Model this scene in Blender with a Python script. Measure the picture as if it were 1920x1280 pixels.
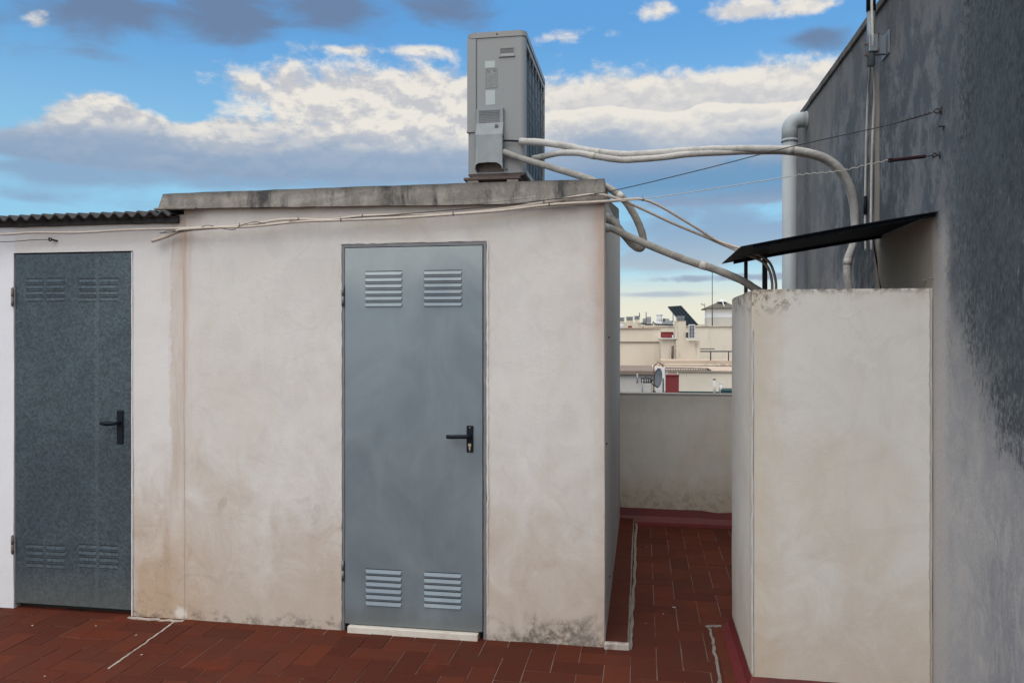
import bpy, bmesh, math, random
from mathutils import Vector, Matrix, noise as mn

random.seed(7)
R = math.radians
for o in list(bpy.data.objects):
    bpy.data.objects.remove(o)
S = bpy.context.scene
COL = S.collection

# ------------------------------------------------------------------ camera
F, YAW, EYE, HOR = 1450.0, R(9.54), 1.6, 626.0     # metres and the photo's own pixels
cam = bpy.data.cameras.new("camera")
cam.sensor_width = 36
cam.lens = F / 1920 * 36
cam.shift_y = -(640 - HOR) / 1920
cam.clip_start = 0.05
cam.clip_end = 6000
co = bpy.data.objects.new("camera", cam)
co.location = (0, 0, EYE)
co.rotation_euler = (R(90), 0, YAW)
COL.objects.link(co)
S.camera = co

S.view_settings.view_transform = 'Standard'
S.view_settings.look = 'None'
S.view_settings.exposure = 0.0
S.view_settings.gamma = 1.0

cs, sn = math.cos(YAW), math.sin(YAW)


def at(px, py=HOR, Y=None, X=None, D=None):
    """point of the place seen at a photo pixel, on the plane Y, the plane X or at the distance D"""
    a = (px - 960) / F
    dx, dy, dz = a * cs - sn, a * sn + cs, (HOR - py) / F
    t = Y / dy if Y is not None else (X / dx if X is not None else D)
    return Vector((dx * t, dy * t, EYE + dz * t))


def azel(px, py):
    v = at(px, py, D=1) - Vector((0, 0, EYE))
    return math.atan2(v.x, v.y), math.atan2(v.z, math.hypot(v.x, v.y))


# ------------------------------------------------------------------ node mini language
class G:
    def __init__(s, tree):
        s.t = tree
        s.n = tree.nodes
        s.l = tree.links

    def new(s, kind, **kw):
        n = s.n.new(kind)
        for k, v in kw.items():
            setattr(n, k, v)
        return n

    def put(s, inp, v):
        if isinstance(v, V):
            s.l.new(v.s, inp)
        elif isinstance(v, (tuple, list)) and inp.type == 'RGBA':
            inp.default_value = (v[0], v[1], v[2], 1)
        else:
            inp.default_value = v

    def math(s, op, *a, clamp=False):
        n = s.new('ShaderNodeMath', operation=op, use_clamp=clamp)
        for i, v in enumerate(a):
            s.put(n.inputs[i], v)
        return V(s, n.outputs[0])

    def vec(s, x=0.0, y=0.0, z=0.0):
        n = s.new('ShaderNodeCombineXYZ')
        for i, v in enumerate((x, y, z)):
            s.put(n.inputs[i], v)
        return V(s, n.outputs[0])

    def pos(s):
        g = s.new('ShaderNodeNewGeometry')
        sp = s.new('ShaderNodeSeparateXYZ')
        s.l.new(g.outputs['Position'], sp.inputs[0])
        return [V(s, o) for o in sp.outputs]

    def noise(s, v, scale=5.0, detail=4.0, rough=0.5, dist=0.0):
        n = s.new('ShaderNodeTexNoise')
        s.put(n.inputs['Vector'], v)
        n.inputs['Scale'].default_value = scale
        n.inputs['Detail'].default_value = detail
        n.inputs['Roughness'].default_value = rough
        n.inputs['Distortion'].default_value = dist
        return V(s, n.outputs[0])

    def vor(s, v, scale=5.0, feature='DISTANCE_TO_EDGE'):
        n = s.new('ShaderNodeTexVoronoi', feature=feature)
        s.put(n.inputs['Vector'], v)
        n.inputs['Scale'].default_value = scale
        return V(s, n.outputs['Distance'])

    def ss(s, a, b, x):
        """smooth step of x from a to b (either order)"""
        n = s.new('ShaderNodeMapRange', interpolation_type='SMOOTHSTEP')
        if not isinstance(a, V) and not isinstance(b, V) and a > b:
            s.put(n.inputs[1], b); s.put(n.inputs[2], a)
            n.inputs[3].default_value = 1.0; n.inputs[4].default_value = 0.0
        else:
            s.put(n.inputs[1], a); s.put(n.inputs[2], b)
        s.put(n.inputs[0], x)
        return V(s, n.outputs[0])

    def mix(s, f, a, b):
        n = s.new('ShaderNodeMix', data_type='RGBA')
        s.put(n.inputs[0], f); s.put(n.inputs[6], a); s.put(n.inputs[7], b)
        return V(s, n.outputs[2])

    def scale(s, c, k):
        n = s.new('ShaderNodeMix', data_type='RGBA', blend_type='MULTIPLY')
        n.inputs[0].default_value = 1
        s.put(n.inputs[6], c)
        if isinstance(k, V):
            q = s.new('ShaderNodeCombineColor')
            for i in range(3):
                s.l.new(k.s, q.inputs[i])
            s.l.new(q.outputs[0], n.inputs[7])
        else:
            s.put(n.inputs[7], k if isinstance(k, tuple) else (k, k, k))
        return V(s, n.outputs[2])

    def bump(s, h, strength=0.3, dist=0.01):
        n = s.new('ShaderNodeBump')
        n.inputs['Strength'].default_value = strength
        n.inputs['Distance'].default_value = dist
        s.put(n.inputs['Height'], h)
        return V(s, n.outputs[0])


class V:
    def __init__(s, g, sock):
        s.g = g
        s.s = sock

    def __add__(s, o): return s.g.math('ADD', s, o)
    def __radd__(s, o): return s.g.math('ADD', o, s)
    def __sub__(s, o): return s.g.math('SUBTRACT', s, o)
    def __rsub__(s, o): return s.g.math('SUBTRACT', o, s)
    def __mul__(s, o): return s.g.math('MULTIPLY', s, o)
    def __rmul__(s, o): return s.g.math('MULTIPLY', o, s)
    def __truediv__(s, o): return s.g.math('DIVIDE', s, o)
    def abs(s): return s.g.math('ABSOLUTE', s)
    def max(s, o): return s.g.math('MAXIMUM', s, o)
    def min(s, o): return s.g.math('MINIMUM', s, o)
    def clamp(s): return s.g.math('ADD', s, 0.0, clamp=True)


# ------------------------------------------------------------------ world: evening sky with cloud bank
SUN_EL, SUN_AZ = 20.0, 196.0       # behind the camera, to its left (compass style, Y is 0)
w = bpy.data.worlds.new("World")
S.world = w
w.use_nodes = True
g = G(w.node_tree)
g.n.clear()
sky = g.new('ShaderNodeTexSky', sky_type='NISHITA')
sky.sun_disc = False
sky.sun_elevation = R(SUN_EL)
sky.sun_rotation = R(SUN_AZ)
sky.altitude = 0
sky.air_density = 1.0
sky.dust_density = 0.3
sky.ozone_density = 2.0
STR = 0.12
OUTER = 1.4                        # extra brightness added to unseen cloud, to fill the walls with light
tc = g.new('ShaderNodeTexCoord')
sp = g.new('ShaderNodeSeparateXYZ')
g.l.new(tc.outputs['Generated'], sp.inputs[0])
dx, dy, dz = [V(g, o) for o in sp.outputs]
az = g.math('ARCTAN2', dx, dy)
el = g.math('ARCSINE', dz)


def blob(px, py, sx, sy, amp):
    a0, e0 = azel(px, py)
    u = (az - a0) * (F / sx)
    v = (el - e0) * (F / sy)
    q = u * u + v * v
    return g.math('EXPONENT', q * -1.0) * amp


def cloud_field(shift):
    e2 = el + shift
    p = g.vec(az, e2 * 1.9, 0.0)
    big = g.noise(p, 7.5, 3, 0.5, 0.2)
    fine = g.noise(g.vec(az, e2 * 1.7, 3.0), 26.0, 9, 0.60, 0.15)
    return big * 0.42 + fine * 0.66


def elp(py): return azel(960, py)[1]


bank = [  # px, py, half width, half height, strength
    (192, 205, 66, 32, .56), (225, 262, 115, 36, .50), (320, 195, 70, 30, -.35), (330, 235, 40, 18, -.16), (400, 272, 190, 50, .46), (470, 165, 110, 46, .27),
    (640, 185, 190, 72, .40), (850, 205, 190, 82, .46), (540, 300, 420, 38, .40), (60, 280, 85, 20, .52),
    (1100, 235, 200, 84, .56), (1330, 220, 230, 78, .58), (1560, 205, 180, 84, .56), (800, 305, 420, 38, .36),
    (1225, 18, 60, 24, .47), (1385, 22, 70, 22, .45), (1510, 10, 60, 20, .47), (70, 42, 34, 22, .37),
    (640, 92, 60, 10, .30), (1040, 68, 50, 16, .26), (1140, 62, 50, 14, .30), (800, 95, 70, 12, .26), (1300, 378, 90, 12, .32), (1400, 372, 70, 14, .32),
    (1470, 362, 60, 15, .44), (1230, 384, 50, 9, .24), (1300, 524, 260, 9, .29), (1430, 516, 120, 9, .30)]
B = None
for b in bank:
    t = blob(*b)
    B = t if B is None else B + t
up = g.ss(R(24), R(40), el)                      # broken cloud added overhead and behind, unseen, as fill light
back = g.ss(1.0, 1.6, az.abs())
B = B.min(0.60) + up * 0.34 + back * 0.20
f0 = cloud_field(0.0)
f1 = cloud_field(0.012)
dens = f0 + B
alpha = g.ss(0.74, 1.0, dens)
relief = g.ss(-0.10, 0.10, f0 - f1)
base_n = (g.noise(g.vec(az, el * 2.6, 7.0), 8.0, 5, 0.55, 0.3) - 0.5) * 0.10
right = g.ss(azel(880, 200)[0], azel(1120, 200)[0], az)
under = g.ss(elp(225), elp(318), el + base_n - right * 0.014)
# bright ridge with a shaded layer above it on the right half of the bank
rl = g.noise(g.vec(az, 0.0, 5.0), 8.0, 4, 0.5) * 0.045 + (elp(213) - 0.022)
dr_ = rl - el
ridge = g.ss(-0.0015, 0.002, dr_) * g.ss(0.020, 0.002, dr_) * right
above = g.ss(-0.028, -0.002, dr_) * g.ss(0.002, -0.0015, dr_) * right
relief = relief * (1.0 - right * 0.45) + right * 0.30
lit = (relief * (1.0 - under * 0.92) + 0.20 * (1.0 - under)).min(1.0)
lit = (lit * (1.0 - above * 0.40) + ridge * 0.50).clamp()
bright = (0.86, 0.81, 0.73)
shadec = g.mix(under, (0.50, 0.51, 0.56), (0.31, 0.40, 0.54))
ccol = g.mix(lit, shadec, bright)
ccol = g.mix(g.ss(elp(290), elp(345), el) * g.ss(elp(420), elp(355), el) * (0.25 + right * 0.5), ccol, (0.14, 0.29, 0.50))
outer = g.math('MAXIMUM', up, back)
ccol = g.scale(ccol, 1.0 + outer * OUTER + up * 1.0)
# thin shaded stratus
top_grey = blob(205, 25, 75, 52, .62) + blob(425, 22, 95, 62, .66) + blob(625, 12, 78, 50, .62) + blob(830, 12, 110, 42, .5)
top_grey = top_grey + blob(120, 372, 420, 16, .34) + blob(40, 20, 90, 80, .26) + blob(1540, 72, 66, 24, .42) + blob(650, 345, 800, 26, .46) + blob(80, 325, 220, 20, .30)
top_grey = top_grey + blob(1330, 330, 330, 60, .62) + blob(1340, 445, 300, 46, .60) + blob(1240, 552, 105, 6, .50) + blob(1230, 490, 200, 16, .40)
sf = g.noise(g.vec(az, el * 2.6, 11.0), 11.0, 7, 0.55, 0.4)
salpha = g.ss(0.62, 1.06, sf + top_grey) * 0.88
lowf = g.ss(elp(520), elp(420), el)
lowg = g.ss(elp(300), elp(80), el)
scol = g.mix(lowf, (0.44, 0.52, 0.60), (0.26, 0.39, 0.57))
scol = g.mix(right * g.ss(elp(400), elp(350), el), scol, (0.15, 0.30, 0.50))
scol = g.mix(lowg, scol, (0.155, 0.215, 0.34))
# clear sky: Nishita, pulled towards the clean blue of the photograph
nish = V(g, sky.outputs[0])
clear = g.scale(nish, (0.85, 1.05, 1.12))
q_ = lambda *c: tuple(v / STR for v in c)
grad = g.mix(g.ss(elp(380), elp(20), el), q_(0.30, 0.61, 0.84), q_(0.115, 0.365, 0.76))
clear = g.mix(0.80, clear, grad)
clear = g.mix(g.ss(elp(480), elp(585), el) * 0.95, clear, q_(0.84, 0.81, 0.66))
clear = g.mix(g.ss(0.3, 1.0, outer), clear, nish)
skyc = g.mix(salpha, clear, g.scale(scol, 1 / STR))
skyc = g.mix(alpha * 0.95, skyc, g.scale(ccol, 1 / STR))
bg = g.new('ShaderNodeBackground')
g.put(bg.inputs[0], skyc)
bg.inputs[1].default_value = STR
g.l.new(bg.outputs[0], g.new('ShaderNodeOutputWorld').inputs[0])
w.cycles.sampling_method = 'MANUAL'
w.cycles.sample_map_resolution = 512

sun = bpy.data.lights.new("sun", 'SUN')
sun.energy = 0.8
sun.angle = R(40)
sun.color = (1.0, 0.95, 0.90)
so = bpy.data.objects.new("sun", sun)
d = Vector((math.sin(R(SUN_AZ)) * math.cos(R(30)), math.cos(R(SUN_AZ)) * math.cos(R(30)), math.sin(R(30))))
so.rotation_euler = d.to_track_quat('Z', 'Y').to_euler()
COL.objects.link(so)


# ------------------------------------------------------------------ materials
def mat(name):
    m = bpy.data.materials.new(name)
    m.use_nodes = True
    g = G(m.node_tree)
    b = m.node_tree.nodes['Principled BSDF']
    return m, g, b


def simple(name, col, rough=0.6, metal=0.0, var=0.12, scale=18.0, dirt=None, dirt_amt=0.5, bump=0.15, spec=None):
    m, g, b = mat(name)
    if spec is not None: b.inputs['Specular IOR Level'].default_value = spec
    x, y, z = g.pos()
    p = g.vec(x, y, z)
    n = g.noise(p, scale, 5, 0.6)
    c = g.scale(col, 1.0 - var + n * (2 * var))
    if dirt:
        d = g.ss(0.45, 0.72, g.noise(g.vec(x, y, z * 0.6), scale * 0.45, 6, 0.65))
        c = g.mix(d * dirt_amt, c, dirt)
    g.put(b.inputs['Base Color'], c)
    g.put(b.inputs['Roughness'], (rough - 0.1) + n * 0.2)
    b.inputs['Metallic'].default_value = metal
    if bump:
        g.put(b.inputs['Normal'], g.bump(g.noise(p, scale * 4, 4, 0.6), bump, 0.004))
    return m


WX_ = 1.232


def plaster(name, base, kind):
    m, g, b = mat(name)
    x, y, z = g.pos()
    P = g.vec(x, y, z)
    big = g.noise(P, 1.3, 5, 0.6, 0.6)
    grit = g.noise(P, 190.0, 3, 0.7)
    mid = g.noise(g.vec(x, y, z * 0.8), 5.0, 7, 0.66, 0.9)
    fine = g.noise(P, 60.0, 5, 0.7)
    arcs = g.noise(g.vec(x * 1.0, y, z * 1.0), 3.2, 5, 0.6, 2.6)
    streak = g.noise(g.vec(x * 9.0, y * 9.0, z * 0.8), 1.6, 6, 0.65)
    c = g.scale(base, 0.86 + big * 0.14 + mid * 0.14)
    warm = g.ss(0.46, 0.66, g.noise(g.vec(x, y + 4.0, z * 0.7), 1.9, 6, 0.65, 0.8))
    c = g.mix(warm * 0.36, c, (base[0] * 0.88, base[1] * 0.80, base[2] * 0.70))
    pale = g.ss(0.52, 0.66, g.noise(g.vec(x, y + 9.0, z * 0.6), 2.4, 5, 0.6, 0.5))
    c = g.mix(pale * 0.35, c, (base[0] * 1.06, base[1] * 1.08, base[2] * 1.12))
    c = g.mix(g.ss(0.50, 0.62, arcs) * 0.16, c, (base[0] * 0.74, base[1] * 0.73, base[2] * 0.74))
    c = g.mix(g.ss(0.55, 0.75, streak) * 0.14, c, (base[0] * 0.66, base[1] * 0.64, base[2] * 0.60))
    c = g.scale(c, 0.965 + fine * 0.07)
    # scattered specks and chips
    sp_ = g.ss(0.72, 0.78, g.noise(P, 34.0, 2, 0.5)) * g.ss(0.5, 0.7, mid)
    c = g.mix(sp_ * 0.35, c, (0.30, 0.26, 0.22))
    # hairline cracks
    wv = g.vec(x + mid * 0.16, y, z + big * 0.22)
    cr = g.ss(0.006, 0.0, g.vor(wv, 2.1)) * g.ss(0.56, 0.66, big)
    c = g.mix(cr * 0.14, c, (0.28, 0.23, 0.19))
    if kind == 'shed':
        low = g.ss(1.05, 0.0, z + (mid - 0.5) * 1.3 + (big - 0.5) * 0.9)
        c = g.mix(low * 0.58, c, (0.37, 0.275, 0.20))
        smud = g.ss(0.56, 0.70, g.noise(g.vec(x + 3.0, y, z * 1.6), 2.6, 6, 0.6, 1.8)) * g.ss(1.3, 0.6, z)
        c = g.mix(smud * 0.28, c, (0.27, 0.235, 0.20))
        lowl = g.ss(0.75, 0.10, z + (mid - 0.5) * 0.7) * g.ss(-2.86, -2.80, x) * g.ss(-2.25, -2.60, x)
        c = g.mix(lowl * 0.55, c, (0.40, 0.27, 0.16))
        cn = g.ss(0.035, 0.0, g.vor(g.vec(x + fine * 0.03, y, z + mid * 0.2), 9.0))
        c = g.mix(cn * lowl * 0.32, c, (0.24, 0.18, 0.13))
        # vertical joint between the two sheds, with rust run down from the cables
        wob = (g.noise(g.vec(0.0, 0.0, z), 3.0, 5, 0.7) - 0.5) * 0.10
        jd = (x + 2.530 + wob * 0.5).abs()
        c = g.mix(g.ss(0.007, 0.001, jd) * 0.30, c, (0.28, 0.20, 0.15))
        run = g.ss(0.075, 0.0, (x + 2.53 + wob).abs()) * g.ss(0.35, 0.65, g.noise(g.vec(x * 14.0, 0.0, z * 0.9), 2.0, 6, 0.7)) * g.ss(0.9, 2.15, z)
        c = g.mix(run * 0.55, c, (0.46, 0.27, 0.19))
        run2 = g.ss(0.14, 0.02, (x + 2.60 + wob).abs()) * g.ss(0.50, 0.62, streak)
        c = g.mix(run2 * 0.28, c, (0.36, 0.28, 0.22))
        # rusty corner by the passage
        cor = g.ss(-0.30, -0.19, x + (mid - 0.5) * 0.10) * g.ss(1.4, 2.2, z + big * 0.4)
        c = g.mix(cor * 0.55, c, (0.36, 0.22, 0.16))
        cor2 = g.ss(-0.26, -0.185, x + (mid - 0.5) * 0.08)
        c = g.mix(cor2 * 0.30, c, (0.42, 0.31, 0.24))
        # black mould creeping up from the floor
        mo = g.ss(0.15, 0.0, z + (mid - 0.5) * 0.5) * g.ss(-0.95, -0.72, x) * g.ss(0.36, 0.56, g.noise(P, 22.0, 6, 0.75))
        c = g.mix(mo * 0.7, c, (0.06, 0.06, 0.055))
        mo2 = g.ss(0.07, 0.0, z + (mid - 0.5) * 0.22) * g.ss(0.45, 0.6, g.noise(P, 26.0, 5, 0.7))
        c = g.mix(mo2 * 0.6, c, (0.10, 0.09, 0.08))
        # shadow under the roof slab, painted into the plaster
        tp = g.ss(2.17, 2.26, z + (streak - 0.5) * 0.06)
        c = g.mix(tp * 0.35, c, (0.30, 0.24, 0.20))
        # fresher white paint left of the joint
        strip = g.ss(-2.620, -2.606, x + wob * 1.3 + (mid - 0.5) * 0.06) * g.ss(-2.50, -2.53, x)
        c = g.mix(strip * 0.30, c, (0.47, 0.385, 0.32))
        fr = g.ss(-2.604, -2.622, x + wob * 1.3 + (mid - 0.5) * 0.06) * g.ss(0.75, 1.3, z + mid * 0.4)
        c = g.mix(fr * 0.5, c, (0.66, 0.66, 0.68))
        fr2 = g.ss(-3.60, -3.63, x)
        c = g.mix(fr2 * 0.8, c, (0.66, 0.69, 0.76))
        wsp = g.ss(0.045, 0.015, g.math('SQRT', (x + 2.555) * (x + 2.555) + (z - 0.035) * (z - 0.035) * 0.8) + (mid - 0.5) * 0.06 + (fine - 0.5) * 0.03)
        c = g.mix(wsp * 0.7, c, (0.66, 0.65, 0.63))
    if kind == 'block':
        edge = g.ss(0.66, 0.49, x + (mid - 0.5) * 0.25) * g.ss(3.7, 3.6, y)
        c = g.mix(edge * 0.40, c, (0.47, 0.38, 0.26))
        low = g.ss(0.75, 0.05, z + (mid - 0.5) * 0.9)
        c = g.mix(low * 0.48, c, (0.44, 0.34, 0.25))
        ln = (x - (WX_ - 0.012) + (g.noise(g.vec(0.0, 0.0, z), 6.0, 6, 0.7) - 0.5) * 0.03).abs()
        c = g.mix(g.ss(0.005, 0.001, ln) * g.ss(3.62, 3.60, y) * 0.6, c, (0.16, 0.14, 0.12))
        tan = g.ss(0.13, 0.05, ((x - 0.93) * (x - 0.93) * 1.6 + (z - 0.86) * (z - 0.86) + (mid - 0.5) * 0.12))
        c = g.mix(tan * 0.18, c, (0.46, 0.37, 0.27))
        tp = g.ss(1.765, 1.80, z + (mid - 0.5) * 0.05) * g.ss(0.44, 0.58, g.noise(P, 30.0, 6, 0.75))
        c = g.mix(tp * 0.8, c, (0.12, 0.10, 0.08))
        fl_ = g.ss(0.72, 0.60, x) * g.ss(1.66, 1.76, z + (mid - 0.5) * 0.12) * g.ss(0.50, 0.56, g.noise(P, 26.0, 6, 0.75))
        c = g.mix(fl_ * 0.8, c, (0.15, 0.13, 0.10))
        tp2 = g.ss(1.73, 1.80, z) * g.ss(0.5, 0.6, streak)
        c = g.mix(tp2 * 0.35, c, (0.28, 0.23, 0.18))
        drip = g.ss(1.0, 1.8, z) * g.ss(0.60, 0.72, streak) * g.ss(3.75, 3.9, y)
        c = g.mix(drip * 0.4, c, (0.25, 0.25, 0.26))
    if kind == 'parapet':
        low = g.ss(0.50, 0.10, z + (mid - 0.5) * 0.5)
        c = g.mix(low * 0.55, c, (0.38, 0.31, 0.22))
        mo = g.ss(0.42, 0.13, z + (mid - 0.5) * 0.3) * g.ss(0.45, 0.62, g.noise(P, 17.0, 6, 0.75))
        c = g.mix(mo * 0.40, c, (0.15, 0.13, 0.10))
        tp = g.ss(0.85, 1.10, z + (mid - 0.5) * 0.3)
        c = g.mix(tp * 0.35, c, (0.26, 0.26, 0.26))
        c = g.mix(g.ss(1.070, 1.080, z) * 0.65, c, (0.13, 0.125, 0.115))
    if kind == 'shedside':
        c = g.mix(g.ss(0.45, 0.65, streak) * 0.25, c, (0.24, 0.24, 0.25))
    g.put(b.inputs['Base Color'], c)
    b.inputs['Roughness'].default_value = 0.92
    b.inputs['Specular IOR Level'].default_value = 0.2
    g.put(b.inputs['Normal'], g.bump(fine * 0.30 + grit * 0.16 + mid * 0.45 + arcs * 0.22 - cr * 0.15, 0.45, 0.010))
    return m


M = {}
M['shed'] = plaster('shed_plaster', (0.575, 0.568, 0.562), 'shed')
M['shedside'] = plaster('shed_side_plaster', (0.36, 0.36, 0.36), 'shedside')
M['block'] = plaster('block_plaster', (0.595, 0.59, 0.572), 'block')
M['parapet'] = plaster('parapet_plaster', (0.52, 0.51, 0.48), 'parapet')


def slab_mat():
    m, g, b = mat('weathered_concrete')
    x, y, z = g.pos()
    P = g.vec(x, y, z)
    st = g.noise(g.vec(x * 5.0, y * 5.0, z * 1.2), 2.2, 6, 0.65)
    n = g.noise(P, 9.0, 7, 0.7)
    f = g.noise(P, 70.0, 4, 0.7)
    c = g.mix(g.ss(0.35, 0.6, n), (0.20, 0.188, 0.17), (0.31, 0.295, 0.275))
    c = g.mix(g.ss(0.42, 0.66, st) * g.ss(0.34, 0.56, n) * 0.95, c, (0.055, 0.055, 0.058))
    top = g.ss(2.345, 2.40, z + (n - 0.5) * 0.10)
    c = g.mix(top * 0.7, c, (0.06, 0.06, 0.062))
    c = g.scale(c, 0.85 + f * 0.3)
    g.put(b.inputs['Base Color'], c)
    b.inputs['Roughness'].default_value = 0.95
    b.inputs['Specular IOR Level'].default_value = 0.2
    g.put(b.inputs['Normal'], g.bump(f * 0.5 + n, 0.5, 0.012))
    return m


M['slab'] = slab_mat()


def bigwall_mat():
    m, g, b = mat('mouldy_render')
    x, y, z = g.pos()
    P = g.vec(x, y, z)
    st = g.noise(g.vec(x, y * 3.6, z * 1.5), 2.4, 8, 0.66, 0.5)
    st2 = g.noise(g.vec(x, y * 13.0, z * 2.6), 2.6, 6, 0.7, 0.3)
    big = g.noise(P, 1.1, 4, 0.6, 0.5)
    mid = g.noise(P, 5.0, 7, 0.70, 0.8)
    spk = g.noise(g.vec(x, y * 1.4, z * 0.8), 42.0, 8, 0.80, 0.0)
    f = g.noise(P, 80.0, 4, 0.7)
    c = g.mix(g.ss(0.35, 0.65, mid), (0.34, 0.35, 0.37), (0.43, 0.43, 0.43))
    c = g.mix(g.ss(0.42, 0.62, st2) * 0.30, c, (0.36, 0.38, 0.44))
    # general grime, denser with height
    hi = g.ss(1.0, 2.2, z + (big - 0.5) * 1.3)
    cl = g.noise(g.vec(x, y * 1.3, z * 0.9), 3.2, 10, 0.74, 0.2)
    gr = g.ss(0.58, 0.40, cl)
    c = g.mix((hi * (0.72 + gr * 0.40)).clamp() * 0.94, c, (0.066, 0.084, 0.106))
    # brownish wash along the top edge
    tpb = g.ss(2.75, 3.3, z + (cl - 0.5) * 1.0)
    c = g.mix(tpb * 0.5, c, (0.115, 0.105, 0.098))
    # pale rubbed patches and short rain runs
    c = g.mix(g.ss(0.54, 0.68, st2 * 0.55 + cl * 0.45) * g.ss(1.6, 2.2, z) * 0.50, c, (0.21, 0.235, 0.26))
    # black mould nearest the camera: clouds of spots that thin out downwards and sideways
    A = g.ss(3.58, 3.02, y + g.ss(1.9, 0.9, z) * 0.40 + (cl - 0.5) * 0.5) * 0.52 + g.ss(3.52, 3.36, y + g.ss(1.9, 1.1, z) * 0.35) * 0.26
    A = (A * 1.16) * g.ss(0.65, 1.55, z + (cl - 0.5) * 0.6) * (1.0 - g.ss(2.5, 3.3, z) * 0.22)
    sp_n = ((spk * 0.52 + cl * 0.48 - 0.36) * 3.2).clamp()
    near = g.ss(-0.10, 0.36, sp_n - (1.0 - A))
    c = g.mix(A * 0.65, c, (0.085, 0.105, 0.125))
    c = g.mix(near * 0.88, c, g.mix(g.ss(0.3, 0.8, sp_n), (0.060, 0.078, 0.092), (0.020, 0.031, 0.042)))
    fleck = g.ss(0.56, 0.68, g.noise(g.vec(x, y * 11.0, z * 3.6), 5.0, 8, 0.72, 0.2)) * g.ss(0.15, 0.5, A) * g.ss(2.7, 1.9, z)
    c = g.mix(fleck * 0.38, c, (0.27, 0.28, 0.31))
    # bluish grey veil lower down near the camera
    veil = g.ss(3.35, 2.9, y) * g.ss(1.5, 0.6, z) * g.ss(0.34, 0.62, st2 * 0.5 + cl * 0.5)
    c = g.mix(veil * 0.65, c, (0.165, 0.185, 0.225))
    # dark runs on the far stretch
    far = g.ss(3.6, 4.2, y) * g.ss(5.3, 4.9, y + (mid - 0.5) * 1.2) * g.ss(0.58, 0.42, st * 0.45 + cl * 0.55) * g.ss(3.0, 2.5, z)
    c = g.mix(far * 0.78, c, (0.045, 0.058, 0.068))
    farl = g.ss(5.0, 5.8, y + (mid - 0.5) * 0.8)
    c = g.mix(farl * 0.45, c, (0.20, 0.195, 0.19))
    # sheltered dry patch under the canopy keeps its pale beige
    lim = 2.10 - 0.0 * z
    sh = g.ss(3.53, 3.56, y) * g.ss(4.45, 4.36, y + (mid - 0.5) * 0.12) * g.ss(2.12, 2.09, z)
    c = g.mix(sh * 0.85, c, (0.36, 0.32, 0.27))
    # rust-beige wash behind the mast cables
    stp = g.ss(0.055, 0.030, (y - 4.375).abs() + (mid - 0.5) * 0.03) * g.ss(2.1, 2.2, z) * g.ss(3.05, 2.85, z)
    c = g.mix(stp * 0.7, c, (0.30, 0.255, 0.21))
    # pale plaster joint next to the block
    pj = g.ss(3.36, 3.46, y + (spk - 0.5) * 0.2) * g.ss(3.60, 3.55, y) * g.ss(2.15, 1.95, z)
    c = g.mix(pj * 0.75, c, (0.44, 0.43, 0.43))
    c = g.scale(c, 0.86 + f * 0.28)
    g.put(b.inputs['Base Color'], c)
    b.inputs['Roughness'].default_value = 0.93
    b.inputs['Specular IOR Level'].default_value = 0.2
    g.put(b.inputs['Normal'], g.bump(f * 0.4 + mid * 0.8 + spk * 0.4, 0.5, 0.012))
    return m


M['bigwall'] = bigwall_mat()


def tile_mat():
    m, g, b = mat('terracotta_tile')
    x, y, z = g.pos()
    P = g.vec(x, y, z)
    at_ = g.new('ShaderNodeAttribute', attribute_name='tone')
    r = V(g, at_.outputs['Fac'])
    n = g.noise(P, 3.0, 6, 0.65, 0.5)
    f = g.noise(P, 55.0, 5, 0.7)
    br = g.noise(g.vec(x * 2.0, y * 14.0, z), 5.0, 5, 0.7)
    c = g.mix(r, (0.066, 0.0165, 0.0100), (0.098, 0.0240, 0.0125))
    c = g.mix(g.ss(0.40, 0.68, n) * 0.35, c, (0.058, 0.028, 0.021))
    c = g.mix(g.ss(0.60, 0.74, g.noise(g.vec(x, y, 4.0), 2.1, 4, 0.6)) * 0.6, c, (0.125, 0.026, 0.012))
    c = g.mix(g.ss(0.58, 0.75, br) * 0.22, c, (0.085, 0.050, 0.042))
    c = g.mix(g.ss(0.60, 0.72, g.noise(P, 1.6, 4, 0.6)) * 0.4, c, (0.13, 0.022, 0.018))
    spk = g.ss(0.74, 0.78, g.noise(P, 30.0, 2, 0.5))
    c = g.mix(spk * 0.5, c, (0.28, 0.22, 0.20))
    c = g.scale(c, 0.85 + f * 0.3)
    g.put(b.inputs['Base Color'], c)
    g.put(b.inputs['Roughness'], 0.55 + n * 0.4)
    b.inputs['Specular IOR Level'].default_value = 0.10
    g.put(b.inputs['Normal'], g.bump(f * 0.3 + n, 0.3, 0.006))
    return m


M['tile'] = tile_mat()
M['grout'] = simple('tile_grout', (0.150, 0.092, 0.076), 0.9, 0, 0.3, 9, (0.045, 0.020, 0.016), 0.85)
M['redpaint'] = simple('red_waterproof_paint', (0.112, 0.0085, 0.0105), 0.62, 0, 0.25, 14, (0.075, 0.012, 0.014), 0.7, 0.35)
M['mortar'] = simple('grey_mortar', (0.20, 0.18, 0.165), 0.95, 0, 0.3, 40, (0.09, 0.07, 0.06), 0.8, 0.6)
M['whitemortar'] = simple('white_mortar', (0.38, 0.35, 0.32), 0.95, 0, 0.25, 40, (0.09, 0.05, 0.04), 0.8, 0.6)


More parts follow.
